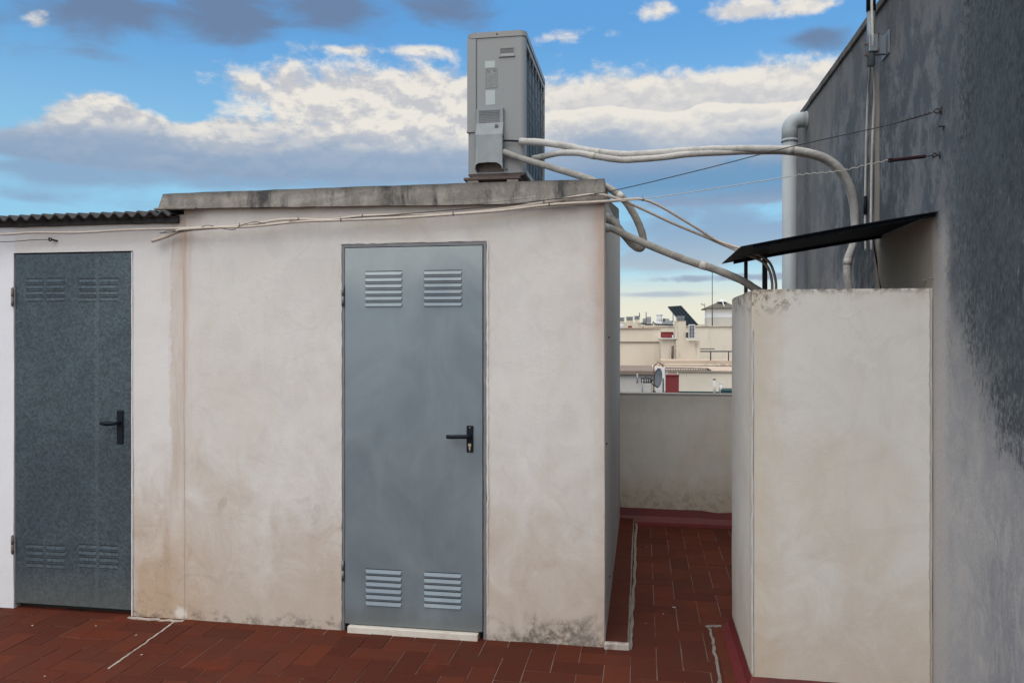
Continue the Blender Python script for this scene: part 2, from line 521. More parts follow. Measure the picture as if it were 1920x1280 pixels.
def galv(name, base, dark, spangle):
    m, g, b = mat(name)
    x, y, z = g.pos()
    P = g.vec(x, y, z)
    n = g.noise(g.vec(x, y, z * 0.8), 2.2, 4, 0.55, 0.8)
    n2 = g.noise(g.vec(x * 5.0, y, z * 0.7), 3.0, 5, 0.6)
    c = g.mix(g.ss(0.32, 0.68, n), dark, base)
    c = g.mix(g.ss(0.5, 0.75, n2) * 0.18, c, (base[0] * 1.25, base[1] * 1.22, base[2] * 1.2))
    if spangle:
        v = g.new('ShaderNodeTexVoronoi')
        g.put(v.inputs['Vector'], P)
        v.inputs['Scale'].default_value = 85
        sp = g.new('ShaderNodeSeparateColor')
        g.l.new(v.outputs['Color'], sp.inputs[0])
        c = g.scale(c, 0.70 + V(g, sp.outputs[0]) * 0.60)
        # rubbed vertical mark and dirty foot
        c = g.mix(g.ss(0.02, 0.004, (x + 3.085).abs()) * 0.10, c, (0.22, 0.25, 0.27))
        c = g.mix(g.ss(0.30, 0.03, z) * 0.35, c, (0.16, 0.155, 0.13))
    else:
        c = g.mix(g.ss(1.75, 2.05, z + (n - 0.5) * 0.35) * 0.55, c, (0.37, 0.42, 0.43))  # paler towards the top: sky reflection painted into the steel
        c = g.mix(g.ss(0.16, 0.05, z + (n - 0.5) * 0.15) * 0.4, c, (0.15, 0.145, 0.12))
        f = g.noise(P, 9.0, 6, 0.7, 0.5)
        c = g.scale(c, 0.9 + f * 0.2)
    g.put(b.inputs['Base Color'], c)
    b.inputs['Metallic'].default_value = 0.35
    g.put(b.inputs['Roughness'], 0.42 + n * 0.2)
    g.put(b.inputs['Normal'], g.bump(n * 2.0 + n2 * 0.3, 0.12, 0.02))
    return m


M['door'] = galv('brushed_galvanised_steel', (0.195, 0.245, 0.285), (0.145, 0.185, 0.225), False)
M['doordark'] = galv('spangled_dark_steel', (0.058, 0.086, 0.108), (0.044, 0.066, 0.088), True)
M['frame'] = simple('door_frame_steel', (0.16, 0.17, 0.19), 0.55, 0.3, 0.2, 20, (0.30, 0.29, 0.27), 0.35)
M['black'] = simple('black_plastic', (0.006, 0.010, 0.017), 0.55, 0, 0.2, 30, None, spec=0.16)
M['slot'] = simple('dark_slot', (0.012, 0.014, 0.016), 0.8, 0, 0.1, 30, None)
M['brass'] = simple('lock_cylinder_metal', (0.42, 0.37, 0.27), 0.4, 0.7, 0.15, 60)
M['marble'] = simple('white_marble_sill', (0.58, 0.55, 0.50), 0.6, 0, 0.15, 20, (0.34, 0.28, 0.22), 0.4)
M['fibro'] = simple('dark_fibre_cement', (0.050, 0.050, 0.055), 0.9, 0, 0.3, 25, (0.018, 0.018, 0.024), 0.8)
M['acbody'] = simple('ageing_grey_enamel', (0.205, 0.222, 0.235), 0.5, 0, 0.08, 5, (0.235, 0.215, 0.195), 0.3, 0.05)
M['accover'] = simple('valve_cover_enamel', (0.165, 0.195, 0.222), 0.42, 0, 0.10, 14, (0.37, 0.38, 0.38), 0.35, 0.05)
M['actop'] = simple('top_panel_enamel', (0.20, 0.206, 0.21), 0.45, 0, 0.08, 8, (0.22, 0.21, 0.20), 0.3, 0.05)
M['acgap'] = simple('panel_gap', (0.05, 0.055, 0.06), 0.7, 0, 0.1, 20)
M['recess'] = simple('handle_recess_dark', (0.10, 0.10, 0.11), 0.6, 0, 0.1, 20)
M['sticker'] = simple('pale_sticker', (0.34, 0.39, 0.40), 0.5, 0, 0.08, 40)
M['plate'] = simple('grey_data_plate', (0.19, 0.205, 0.215), 0.45, 0, 0.1, 50)
M['ink'] = simple('printed_grey_ink', (0.10, 0.105, 0.115), 0.6, 0, 0.1, 40)
M['coil'] = simple('dark_coil_fins', (0.028, 0.038, 0.050), 0.55, 0.2, 0.3, 60)
M['wireguard'] = simple('wire_guard_grey', (0.15, 0.18, 0.21), 0.5, 0.2, 0.1, 40)
M['rust'] = simple('rusty_brown_metal', (0.105, 0.080, 0.072), 0.8, 0.1, 0.3, 30, (0.05, 0.03, 0.028), 0.6, 0.4)
def pipe_mat(name, base, dirt, amt):
    m, g, b = mat(name)
    x, y, z = g.pos()
    P = g.vec(x, y, z)
    n = g.noise(P, 22.0, 6, 0.65, 0.5)
    w_ = g.noise(g.vec(x * 3.0, y, z * 3.0), 26.0, 4, 0.6, 0.6)
    top_ = g.ss(0.44, 0.62, g.noise(P, 9.0, 6, 0.7))
    c = g.scale(base, 0.82 + n * 0.34)
    c = g.mix(top_ * amt, c, dirt)
    c = g.mix(g.ss(0.62, 0.70, w_) * 0.35, c, (dirt[0] * .6, dirt[1] * .6, dirt[2] * .6))
    g.put(b.inputs['Base Color'], c)
    b.inputs['Roughness'].default_value = 0.8
    b.inputs['Specular IOR Level'].default_value = 0.3
    g.put(b.inputs['Normal'], g.bump(n + w_ * 1.2, 0.55, 0.006))
    return m


M['pipe'] = pipe_mat('aged_pipe_insulation', (0.44, 0.435, 0.425), (0.26, 0.255, 0.25), 0.5)
M['pipegrey'] = pipe_mat('grey_pipe_insulation', (0.27, 0.265, 0.25), (0.15, 0.145, 0.135), 0.6)
M['tape'] = simple('pale_pipe_tape', (0.42, 0.41, 0.38), 0.6, 0, 0.1, 30, (0.25, 0.23, 0.2), 0.5)
M['pvc'] = simple('grey_white_pvc', (0.31, 0.35, 0.375), 0.55, 0, 0.08, 6, (0.20, 0.22, 0.235), 0.5, 0.05)
M['cable'] = simple('cream_cable_sheath', (0.42, 0.375, 0.33), 0.6, 0, 0.1, 40, (0.30, 0.25, 0.22), 0.4)
M['tie'] = simple('cable_tie', (0.10, 0.10, 0.11), 0.6, 0, 0.1, 40)
M['wire'] = simple('dark_steel_wire', (0.03, 0.03, 0.035), 0.6, 0.4, 0.2, 60)
M['wirepale'] = simple('pale_twisted_wire', (0.40, 0.40, 0.38), 0.6, 0.2, 0.2, 60)
M['maroon'] = simple('rusty_maroon_iron', (0.022, 0.009, 0.012), 0.8, 0.0, 0.3, 50, spec=0.15)
M['canopy'] = simple('black_painted_sheet', (0.006, 0.010, 0.018), 0.7, 0.0, 0.3, 20, (0.014, 0.014, 0.018), 0.5, spec=0.12)
M['post'] = simple('dark_angle_iron', (0.040, 0.040, 0.052), 0.7, 0.2, 0.3, 20, (0.09, 0.05, 0.04), 0.6)
M['mast'] = simple('galvanised_mast', (0.17, 0.205, 0.24), 0.45, 0.4, 0.12, 20, (0.14, 0.15, 0.17), 0.5)


# ------------------------------------------------------------------ mesh helpers
def tag(o, label, cat=None, group=None, kind=None):
    if label: o['label'] = label
    if cat: o['category'] = cat
    if group: o['group'] = group
    if kind: o['kind'] = kind
    return o


def obj(name, bm, m, parent=None, smooth=False):
    me = bpy.data.meshes.new(name)
    bmesh.ops.recalc_face_normals(bm, faces=bm.faces[:])
    bm.to_mesh(me)
    bm.free()
    ms = m if isinstance(m, (list, tuple)) else [m]
    for q in ms:
        me.materials.append(M[q] if isinstance(q, str) else q)
    if smooth:
        for p in me.polygons:
            p.use_smooth = True
    o = bpy.data.objects.new(name, me)
    COL.objects.link(o)
    if parent:
        o.parent = parent
        o.matrix_parent_inverse = Matrix.Translation(parent.location).inverted()
    return o


def thing(name, loc, label, cat, group=None):
    o = bpy.data.objects.new(name, None)
    o.empty_display_size = 0.1
    o.location = loc
    COL.objects.link(o)
    return tag(o, label, cat, group)


def box(bm, x0, x1, y0, y1, z0, z1, mi=0, bev=0.0):
    c = Vector(((x0 + x1) / 2, (y0 + y1) / 2, (z0 + z1) / 2))
    mx = Matrix.Translation(c) @ Matrix.Diagonal((abs(x1 - x0), abs(y1 - y0), abs(z1 - z0), 1))
    r = bmesh.ops.create_cube(bm, size=1, matrix=mx)
    fs = {f for v in r['verts'] for f in v.link_faces}
    for f in fs:
        f.material_index = mi
    if bev:
        es = {e for v in r['verts'] for e in v.link_edges}
        q = bmesh.ops.bevel(bm, geom=list(es), offset=bev, segments=2, affect='EDGES', profile=0.5)
        for f in q['faces']:
            f.material_index = mi


def prism(bm, pts, d, mi=0):
    """polygon pts (Vectors) swept by the vector d"""
    d = Vector(d)
    a = [bm.verts.new(p) for p in pts]
    b = [bm.verts.new(Vector(p) + d) for p in pts]
    n = len(a)
    fs = [bm.faces.new(a), bm.faces.new(b[::-1])]
    for i in range(n):
        fs.append(bm.faces.new((a[i], b[i], b[(i + 1) % n], a[(i + 1) % n])))
    for f in fs:
        f.material_index = mi


def smooth_path(pts, k=8):
    P = [Vector(p) for p in pts]
    if len(P) < 3:
        return P
    out = []
    Q = [P[0] * 2 - P[1]] + P + [P[-1] * 2 - P[-2]]
    for i in range(1, len(Q) - 2):
        p0, p1, p2, p3 = Q[i - 1:i + 3]
        for j in range(k):
            t = j / k
            out.append(0.5 * ((2 * p1) + (p2 - p0) * t + (2 * p0 - 5 * p1 + 4 * p2 - p3) * t * t + (3 * p1 - p0 - 3 * p2 + p3) * t ** 3))
    out.append(P[-1])
    return out


def tube(bm, pts, r, seg=12, k=8, mi=0, cap=True, raw=False):
    P = [Vector(p) for p in pts] if raw else smooth_path(pts, k)
    rings = []
    t0 = (P[1] - P[0]).normalized()
    nrm = t0.orthogonal().normalized()
    for i, p in enumerate(P):
        t = (P[min(i + 1, len(P) - 1)] - P[max(i - 1, 0)]).normalized()
        nrm = (nrm - t * nrm.dot(t)).normalized()
        b = t.cross(nrm)
        rr = r(i / (len(P) - 1)) if callable(r) else r
        rings.append([bm.verts.new(p + (nrm * math.cos(2 * math.pi * j / seg) + b * math.sin(2 * math.pi * j / seg)) * rr) for j in range(seg)])
    for i in range(len(rings) - 1):
        for j in range(seg):
            f = bm.faces.new((rings[i][j], rings[i][(j + 1) % seg], rings[i + 1][(j + 1) % seg], rings[i + 1][j]))
            f.material_index = mi
            f.smooth = True
    if cap:
        bm.faces.new(rings[0][::-1]).material_index = mi
        bm.faces.new(rings[-1]).material_index = mi


def wall_panel(bm, xs, zs, holes, y0, y1, step=0.07, amp=0.003):
    """front wall in the X-Z plane from y0 (face) to y1, with rectangular openings; the face is slightly hand made"""
    def cuts(v):
        out = []
        for a, b in zip(v[:-1], v[1:]):
            n = max(1, round((b - a) / step))
            out += [a + (b - a) * i / n for i in range(n)]
        return out + [v[-1]]
    hx = sorted(set(xs + [h[i] for h in holes for i in (0, 1)]))
    hz = sorted(set(zs + [h[i] for h in holes for i in (2, 3)]))
    X, Z = cuts(hx), cuts(hz)
    front, rear = {}, {}

    def hole(i, j):
        cx, cz = (X[i] + X[i + 1]) / 2, (Z[j] + Z[j + 1]) / 2
        return any(h[0] < cx < h[1] and h[2] < cz < h[3] for h in holes)

    def vf(i, j):
        if (i, j) not in front:
            p = Vector((X[i], y0, Z[j]))
            q = mn.noise_vector(p * 5.0) * amp + mn.noise_vector(p * 1.3) * amp * 1.6
            front[i, j] = bm.verts.new(p + Vector((q.x * 0.6, q.y, 0)))
        return front[i, j]

    def vr(i, j):
        if (i, j) not in rear:
            rear[i, j] = bm.verts.new((X[i], y1, Z[j]))
        return rear[i, j]
    nx, nz = len(X) - 1, len(Z) - 1
    solid = lambda i, j: 0 <= i < nx and 0 <= j < nz and not hole(i, j)
    for i in range(nx):
        for j in range(nz):
            if not solid(i, j):
                continue
            bm.faces.new((vf(i, j), vf(i + 1, j), vf(i + 1, j + 1), vf(i, j + 1)))
            bm.faces.new((vr(i, j), vr(i, j + 1), vr(i + 1, j + 1), vr(i + 1, j)))
            if not solid(i - 1, j): bm.faces.new((vf(i, j), vf(i, j + 1), vr(i, j + 1), vr(i, j)))
            if not solid(i + 1, j): bm.faces.new((vf(i + 1, j), vr(i + 1, j), vr(i + 1, j + 1), vf(i + 1, j + 1)))
            if not solid(i, j - 1): bm.faces.new((vf(i, j), vr(i, j), vr(i + 1, j), vf(i + 1, j)))
            if not solid(i, j + 1): bm.faces.new((vf(i, j + 1), vf(i + 1, j + 1), vr(i + 1, j + 1), vr(i, j + 1)))


def roughen(bm, amp, freq, cut):
    """subdivide long edges and nudge the vertices, for hand-laid plaster and mortar"""
    for _ in range(6):
        es = [e for e in bm.edges if e.calc_length() > cut]
        if not es: break
        bmesh.ops.subdivide_edges(bm, edges=es, cuts=1, use_grid_fill=True)
    for v in bm.verts:
        v.co += mn.noise_vector(v.co * freq) * amp


def bmn(): return bmesh.new()


# ------------------------------------------------------------------ key planes of the terrace (metres)
WY = 3.975            # front of the sheds
SX = -0.19            # passage side of the shed
BY = 6.71             # parapet at the end of the passage
WX = 1.232            # face of the big wall on the right
BX0, BY0, BY1, BZ = 0.483, 3.57, 4.36, 1.797        # masonry block
JX = -2.534           # joint between the two sheds


def zat(px, py, Y=WY): return at(px, py, Y=Y).z
def xat(px, Y=WY): return at(px, HOR, Y=Y).x


# ------------------------------------------------------------------ ground, terrace and floor
bm = bmn()
box(bm, -3000, 3000, -3000, 3000, -13.2, -13.0)
gr = obj('ground', bm, simple('street_ground', (0.10, 0.095, 0.09), 0.9, 0, 0.2, 0.3)); tag(gr, None, kind='structure')

bm = bmn()
box(bm, -9, WX + 0.02, -5, BY + 0.12, -13.0, -0.012)
tag(obj('terrace', bm, 'grout'), None, kind='structure')

bm = bmn()
tone = []
TL, TW, GP = 0.25, 0.125, 0.0027


def tile(bm, x0, y0, x1, y1, zz=None):
    dz = random.uniform(-0.0012, 0.0012)
    tx, ty = random.uniform(-.003, .003), random.uniform(-.003, .003)
    j = lambda: random.uniform(-0.0012, 0.0012)
    c = ((x0 + x1) / 2, (y0 + y1) / 2)
    q = 0.0018
    top, low = [], []
    jj = [(j(), j()) for _ in range(4)]
    for (x, y, sx, sy), (a, b) in zip(((x0, y0, 1, 1), (x1, y0, -1, 1), (x1, y1, -1, -1), (x0, y1, 1, -1)), jj):
        z = dz + (x - c[0]) * tx + (y - c[1]) * ty
        low.append(bm.verts.new((x + a + sx * GP / 2, y + b + sy * GP / 2, z - 0.004)))
        top.append(bm.verts.new((x + a + sx * (GP / 2 + q), y + b + sy * (GP / 2 + q), z)))
    bm.faces.new(top)
    for i in range(4):
        bm.faces.new((low[i], low[(i + 1) % 4], top[(i + 1) % 4], top[i]))
    t = random.random() ** 1.2
    tone.extend([t] * 5)


def herring(x_lo, x_hi, y_lo, y_hi, ox, oy):
    n = 64
    for i in range(-n, n):
        for j in range(-n, n):
            # 2:1 herringbone: horizontal then vertical tile of each unit
            x = ox + (i + 2 * j) * TW * 1.0 + 0 * i
            y = oy + (i - 2 * j) * TW * 1.0 + 0 * i
            for (a, b, c_, d_) in ((x, y, x + TL, y + TW), (x, y + TW, x + TW, y + TW + TL)):
                if c_ > x_lo and a < x_hi and d_ > y_lo and b < y_hi:
                    tile(bm, a, b, c_, d_)


herring(-5.6, 1.40, 0.3, 6.9, -0.055, 0.02)
bmesh.ops.recalc_face_normals(bm, faces=bm.faces[:])
fl = obj('floor', bm, 'tile')
for k in range(0): pass
att = fl.data.attributes.new('tone', 'FLOAT', 'FACE')
att.data.foreach_set('value', tone)
tag(fl, None, kind='structure')
bm = bmn()
box(bm, -9, WX + 0.01, -5, BY + 0.06, -0.011, -0.0028)
tag(obj('floor_grout', bm, 'grout'), None, kind='structure')

# movement joint in the floor, filled with white mortar, running out from the joint between the sheds
def ribbon(name, pts, wdt, m, h=0.004, z0=-0.002, seed=0):
    bm = bmn()
    P = smooth_path([Vector((p[0], p[1], 0)) for p in pts], 14)
    L, Rr = [], []
    for i, p in enumerate(P):
        t = (P[min(i + 1, len(P) - 1)] - P[max(i - 1, 0)]).normalized()
        n = Vector((-t.y, t.x, 0))
        ww = wdt * (0.65 + 0.9 * abs(mn.noise(Vector((i * 0.35, seed, 0)))))
        wob = mn.noise(Vector((i * 0.3, seed + 5, 0))) * wdt * 0.5
        L.append(p + n * (ww / 2 + wob)); Rr.append(p - n * (ww / 2 - wob))
    tl = [bm.verts.new((q.x, q.y, z0 + h)) for q in L]; tr = [bm.verts.new((q.x, q.y, z0 + h)) for q in Rr]
    bl = [bm.verts.new((q.x, q.y, z0)) for q in L]; br = [bm.verts.new((q.x, q.y, z0)) for q in Rr]
    for i in range(len(P) - 1):
        bm.faces.new((tl[i], tl[i + 1], tr[i + 1], tr[i]))
        bm.faces.new((tl[i], bl[i], bl[i + 1], tl[i + 1]))
        bm.faces.new((tr[i], tr[i + 1], br[i + 1], br[i]))
    bm.faces.new((tl[0], tr[0], br[0], bl[0])); bm.faces.new((tl[-1], bl[-1], br[-1], tr[-1]))
    return tag(obj(name, bm, m), None, kind='structure')


ribbon('floor_joint_mortar', [(-2.57, 3.96), (-2.545, 3.7), (-2.53, 3.5), (-2.52, 3.33)], 0.012, 'whitemortar', seed=1)
ribbon('floor_joint_mortar', [(-2.86, 3.945), (-2.70, 3.94), (-2.52, 3.945)], 0.030, 'whitemortar', 0.006, seed=2)
ribbon('floor_joint_mortar', [(0.34, 3.2), (0.352, 3.6), (0.362, 4.0), (0.366, 4.33)], 0.019, 'mortar', seed=3)
ribbon('floor_joint_mortar', [(0.345, 4.35), (0.40, 4.37), (0.47, 4.35)], 0.035, 'mortar', seed=4)
# low tiled kerb along the shed, in the passage
bm = bmn(); tone = []
box(bm, SX - 0.01, -0.066, 3.985, BY, -0.01, 0.018)
kb = obj('kerb', bm, 'mortar'); tag(kb, None, kind='structure')
bm = bmn()
yy = 3.99
while yy < BY - 0.02:
    box(bm, SX - 0.01, -0.074 + random.uniform(-.002, .002), yy, min(yy + 0.246, BY - 0.001), 0.0185, 0.030, 0, 0.002)
    yy += 0.25
kt = obj('kerb_tiles', bm, 'tile'); tag(kt, None, kind='structure')
att = kt.data.attributes.new('tone', 'FLOAT', 'FACE')
att.data.foreach_set('value', [0.15 + 0.5 * mn.noise(Vector((int(p.center.y * 4) * 1.7, 0, 0))) ** 2 for p in kt.data.polygons])
ribbon('kerb_joint_mortar', [(-0.058, 3.97), (-0.055, 4.6), (-0.048, 5.4), (-0.050, 6.1), (-0.042, 6.60)], 0.022, 'mortar', 0.012, seed=6)
bm = bmn()
box(bm, SX + 0.0, -0.062, 3.955, 3.988, -0.005, 0.030, 0, 0.006)
roughen(bm, 0.003, 30, 0.03)
tag(obj('kerb_end_mortar', bm, 'whitemortar'), None, kind='structure')
# tile course beside the block
bm = bmn()
yy = 2.6
while yy < 4.3:
    box(bm, 0.375, 0.432, yy, min(yy + 0.246, 4.33), -0.002, 0.0075, 0, 0.002)
    yy += 0.25
bt = obj('kerb_tiles', bm, 'tile'); tag(bt, None, kind='structure')
att = bt.data.attributes.new('tone', 'FLOAT', 'FACE')
att.data.foreach_set('value', [0.9] * len(bt.data.polygons))

# small crumbs of mortar on the floor
cr = [(-2.95, 3.80, 'before the right half of the dark door'), (-2.65, 3.72, 'left of the white floor joint, near the shed joint'), (-2.46, 3.50, 'just right of the white floor joint'),
      (-3.3, 3.75, 'before the left half of the dark door'), (-2.75, 3.2, 'nearest the bottom edge, left of the white floor joint'), (0.185, 4.62, 'in the passage, the larger of the middle pair'),
      (0.12, 4.50, 'in the passage, the smaller of the middle pair'), (0.03, 5.9, 'deep in the passage near the kerb')]
for i, (x, y, where) in enumerate(cr):
    bm = bmn()
    bmesh.ops.create_icosphere(bm, subdivisions=1, radius=(0.008 if i == 5 else 0.004 + 0.002 * random.random()), matrix=Matrix.Translation((x, y, 0.003)) @ Matrix.Diagonal((1.5, 1, 0.45, 1)))
    roughen(bm, 0.003, 90, 0.05)
    tag(obj('mortar_crumb', bm, 'whitemortar'), 'small pale crumb of mortar ' + where, 'rubble', 'mortar crumbs scattered on the floor')

# ------------------------------------------------------------------ slab-roofed shed
shed = thing('storage_shed', (-1.36, WY, 0), 'off white plastered rooftop shed with concrete slab roof and pale steel door', 'shed')
DX0, DX1, DZ0, DZ1 = xat(645), xat(908), 0.038, 2.073
bm = bmn()
wall_panel(bm, [JX, SX], [-0.03, 2.335], [(DX0 - 0.012, DX1 + 0.014, -0.03, DZ1 + 0.014)], WY, WY + 0.14)
obj('front_wall', bm, 'shed', shed)
bm = bmn()
sidep = [(WY + 0.012, -0.03), (WY + 0.012, 2.27), (4.49, 2.33), (5.15, 2.38), (6.60, 2.56), (BY - 0.002, 2.56), (BY - 0.002, -0.03)]
prism(bm, [Vector((SX + 0.004, y, z)) for y, z in sidep], (-0.12, 0, 0))
roughen(bm, 0.002, 4, 0.35)
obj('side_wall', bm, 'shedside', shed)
bm = bmn()
prism(bm, [Vector((SX - 0.005, y, z)) for y, z in ((WY + 0.10, 2.28), (WY + 0.10, 2.385), (4.49, 2.417), (5.15, 2.466), (6.60, 2.66), (BY + 0.02, 2.66), (BY + 0.02, 2.562), (6.60, 2.562), (5.15, 2.382), (4.49, 2.332))], (JX - SX, 0, 0))
obj('roof', bm, 'slab', shed)
bm = bmn()
xl, xr = xat(309), SX + 0.004
yf = WY - 0.035
zt = 2.385
pf = [Vector((xl - 0.02, yf, 2.300)), Vector((-1.8, yf, 2.288)), Vector((-1.0, yf, 2.275)), Vector((xr, yf, 2.268)), Vector((xr, yf, zt)), Vector((-1.3, yf, zt + .002)), Vector((xl + 0.012, yf, zt - 0.002))]
prism(bm, pf, (0, 0.135, 0))
roughen(bm, 0.0035, 9, 0.09)
obj('roof_edge', bm, 'slab', shed)
bm = bmn()
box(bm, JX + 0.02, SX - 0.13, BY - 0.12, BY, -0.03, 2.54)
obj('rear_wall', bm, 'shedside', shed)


def vent(name, parent, x0, x1, z0, z1, n, y, out, m, cols=1):
    bm = bmn()
    ph = (z1 - z0) / n
    wc = (x1 - x0) / cols
    for c in range(cols):
        a, b = x0 + c * wc, x0 + (c + 1) * wc
        if cols > 1: a, b = (a, b - 0.012) if c == 0 else (a + 0.004, b)
        for i in range(n):
            zt_ = z1 - i * ph
            zs = zt_ - ph * (0.10 if out > 0.004 else 0.13)
            zb = zt_ - ph * 0.66
            # dark slot, then a pressed blade sloping outward and down, then its return
            box(bm, a + .002, b - .002, y - 0.0012, y + 0.002, zs - 0.0005, zt_, 1)
            v = [bm.verts.new(p) for p in ((a, y, zs), (b, y, zs), (b - 0.006, y - out, zb), (a + 0.006, y - out, zb), (a, y, zb - ph * .10), (b, y, zb - ph * .10))]
            for q in ((0, 1, 2, 3), (3, 2, 5, 4), (0, 3, 4), (1, 5, 2)):
                bm.faces.new([v[k] for k in q])
    return obj(name, bm, [m, 'slot'], parent)


def door(parent, x0, x1, z0, z1, y, m, label):
    bm = bmn()
    box(bm, x0, x1, y, y + 0.04, z0, z1, 0, 0.003)
    d = obj('door', bm, m, parent)
    d['label'] = label
    return d


# pale door
dr = door(shed, DX0 + 0.006, DX1 - 0.008, DZ0, DZ1 - 0.010, WY - 0.004, 'door', 'pale brushed steel door with louvred vents')
DYF = WY - 0.004
bm = bmn()
fx0, fx1, fzt = DX0 - 0.011, DX1 + 0.013, DZ1 + 0.012
for a, b, c_, d_ in ((fx0, DX0 + 0.003, 0.0, fzt), (DX1 - 0.004, fx1, 0.0, fzt)):
    box(bm, a, b, WY - 0.001, WY + 0.05, c_, d_)
box(bm, DX0 + 0.0032, DX1 - 0.0042, WY - 0.001, WY + 0.05, DZ1 - 0.006, fzt)
roughen(bm, 0.0013, 22, 0.05)
obj('door_frame', bm, 'frame', shed)
bm = bmn()
for a, b, c_, d_ in ((fx0 - 0.010, fx0 - 0.0005, 0.05, fzt + 0.006), (fx1 + 0.0005, fx1 + 0.010, 0.03, fzt + 0.008), (fx0 - 0.009, fx1 + 0.009, fzt + 0.0005, fzt + 0.009)):
    box(bm, a, b, WY - 0.005, WY + 0.02, c_, d_)
roughen(bm, 0.0045, 25, 0.03)
obj('frame_mortar', bm, 'shed', shed)
for px0, px1 in ((685, 755), (795, 867)):
    vent('vent', dr, xat(px0), xat(px1), zat(720, 578), zat(720, 508), 6, DYF, 0.008, 'door')
for px0, px1, p0, p1 in ((686, 754, 1138, 1066), (795, 866, 1142, 1072)):
    vent('vent', dr, xat(px0), xat(px1), zat(px0 + 35, p0), zat(px0 + 35, p1), 6, DYF, 0.008, 'door')


def hinge(parent, x, z, y=WY - 0.008, m='frame'):
    bm = bmn()
    tube(bm, [(x, y, z - 0.05), (x, y, z - 0.002)], 0.0075, 10, raw=True)
    tube(bm, [(x, y, z + 0.002), (x, y, z + 0.05)], 0.0075, 10, raw=True)
    tube(bm, [(x, y, z - 0.056), (x, y, z + 0.056)], 0.004, 8, raw=True)
    obj('hinge', bm, m, parent)


hinge(dr, DX0 - 0.004, zat(645, 555)); hinge(dr, DX0 - 0.004, zat(645, 1068))


def handle(parent, px0, px1, pt, pb, lx, ly, cyl, taper, yf):
    bm = bmn()
    x0, x1 = xat(px0), xat(px1)
    z1, z0 = zat(px0, pt), zat(px0, pb)
    box(bm, x0, x1, yf - 0.009, yf, z0, z1, 0, 0.004)
    h = obj('handle_plate', bm, 'black', parent)
    bm = bmn()
    xc = (x0 + x1) / 2
    zl = zat(px0, ly)
    xe = xat(lx, WY - 0.06)
    if taper:
        tube(bm, [(xc, yf - 0.006, zl), (xc, yf - 0.040, zl), (xc - 0.012, yf - 0.052, zl), (xc - 0.04, yf - 0.055, zl), (xe + 0.03, yf - 0.055, zl), (xe, yf - 0.052, zl + 0.001)],
             lambda t: 0.010 + 0.004 * math.sin(math.pi * min(1.0, max(0.0, (t - 0.35) / 0.6))) - (0.005 if t > 0.97 else 0), 12, 6)
    else:
        tube(bm, [(xc, yf - 0.006, zl), (xc, yf - 0.040, zl), (xc - 0.012, yf - 0.052, zl), (xc - 0.04, yf - 0.055, zl), (xe + 0.03, yf - 0.053, zl - 0.002), (xe, yf - 0.048, zl - 0.002)], 0.0105, 12, 6)
    obj('lever', bm, 'black', parent)
    if cyl:
        bm = bmn()
        zc = zat(px0, 833)
        tube(bm, [(xc, yf - 0.008, zc), (xc, yf - 0.013, zc)], 0.0085, 16, raw=True)
        box(bm, xc - 0.004, xc + 0.004, yf - 0.0125, yf - 0.008, zc - 0.024, zc - 0.004)
        obj('lock_cylinder', bm, 'brass', parent)
        bm = bmn()
        tube(bm, [(xc, yf - 0.0085, z1 - 0.010), (xc, yf - 0.0105, z1 - 0.010)], 0.003, 8, raw=True)
        obj('screw', bm, 'brass', parent)
        bm = bmn()
        tube(bm, [(xc, yf - 0.0085, z0 + 0.010), (xc, yf - 0.0105, z0 + 0.010)], 0.003, 8, raw=True)
        obj('screw', bm, 'brass', parent)


handle(dr, 875.5, 888, 797, 847, 837, 816, True, False, DYF)
bm = bmn()
box(bm, DX0 + 0.03, DX1 - 0.03, WY - 0.030, WY + 0.10, -0.005, 0.033, 0, 0.003)
obj('door_sill', bm, 'marble', shed)
bm = bmn()
box(bm, DX0 - 0.012, DX1 + 0.014, WY + 0.045, WY + 0.09, -0.005, DZ1 + 0.01)
obj('door_lining', bm, 'slot', shed)
for x, y, z in ((SX + 0.003, 4.4, 1.58), (SX + 0.003, 4.12, 1.02), (SX + 0.003, 4.5, 0.20)):
    bm = bmn()
    tube(bm, [(x - 0.01, y, z), (x + 0.006, y, z)], 0.006, 8, raw=True)
    obj('wall_plug', bm, 'black', shed)

# ------------------------------------------------------------------ shed with corrugated roof
sb = thing('storage_shed', (-4.6, WY, 0), 'white plastered shed with corrugated roof and dark speckled steel door', 'shed')
LX0, LX1, LZ0, LZ1 = xat(27), xat(247.5), 0.030, 2.066
bm = bmn()
wall_panel(bm, [-7.5, JX - 0.0006], [-0.03, 2.27], [(LX0 - 0.004, LX1 + 0.008, -0.03, LZ1 + 0.006)], WY - 0.0008, WY + 0.14)
obj('front_wall', bm, 'shed', sb)
bm = bmn()
box(bm, -7.5, JX - 0.12, BY - 0.12, BY, -0.03, 2.35)
box(bm, -7.5, -7.38, WY + 0.143, BY - 0.123, -0.03, 2.3)
obj('rear_wall', bm, 'shedside', sb)
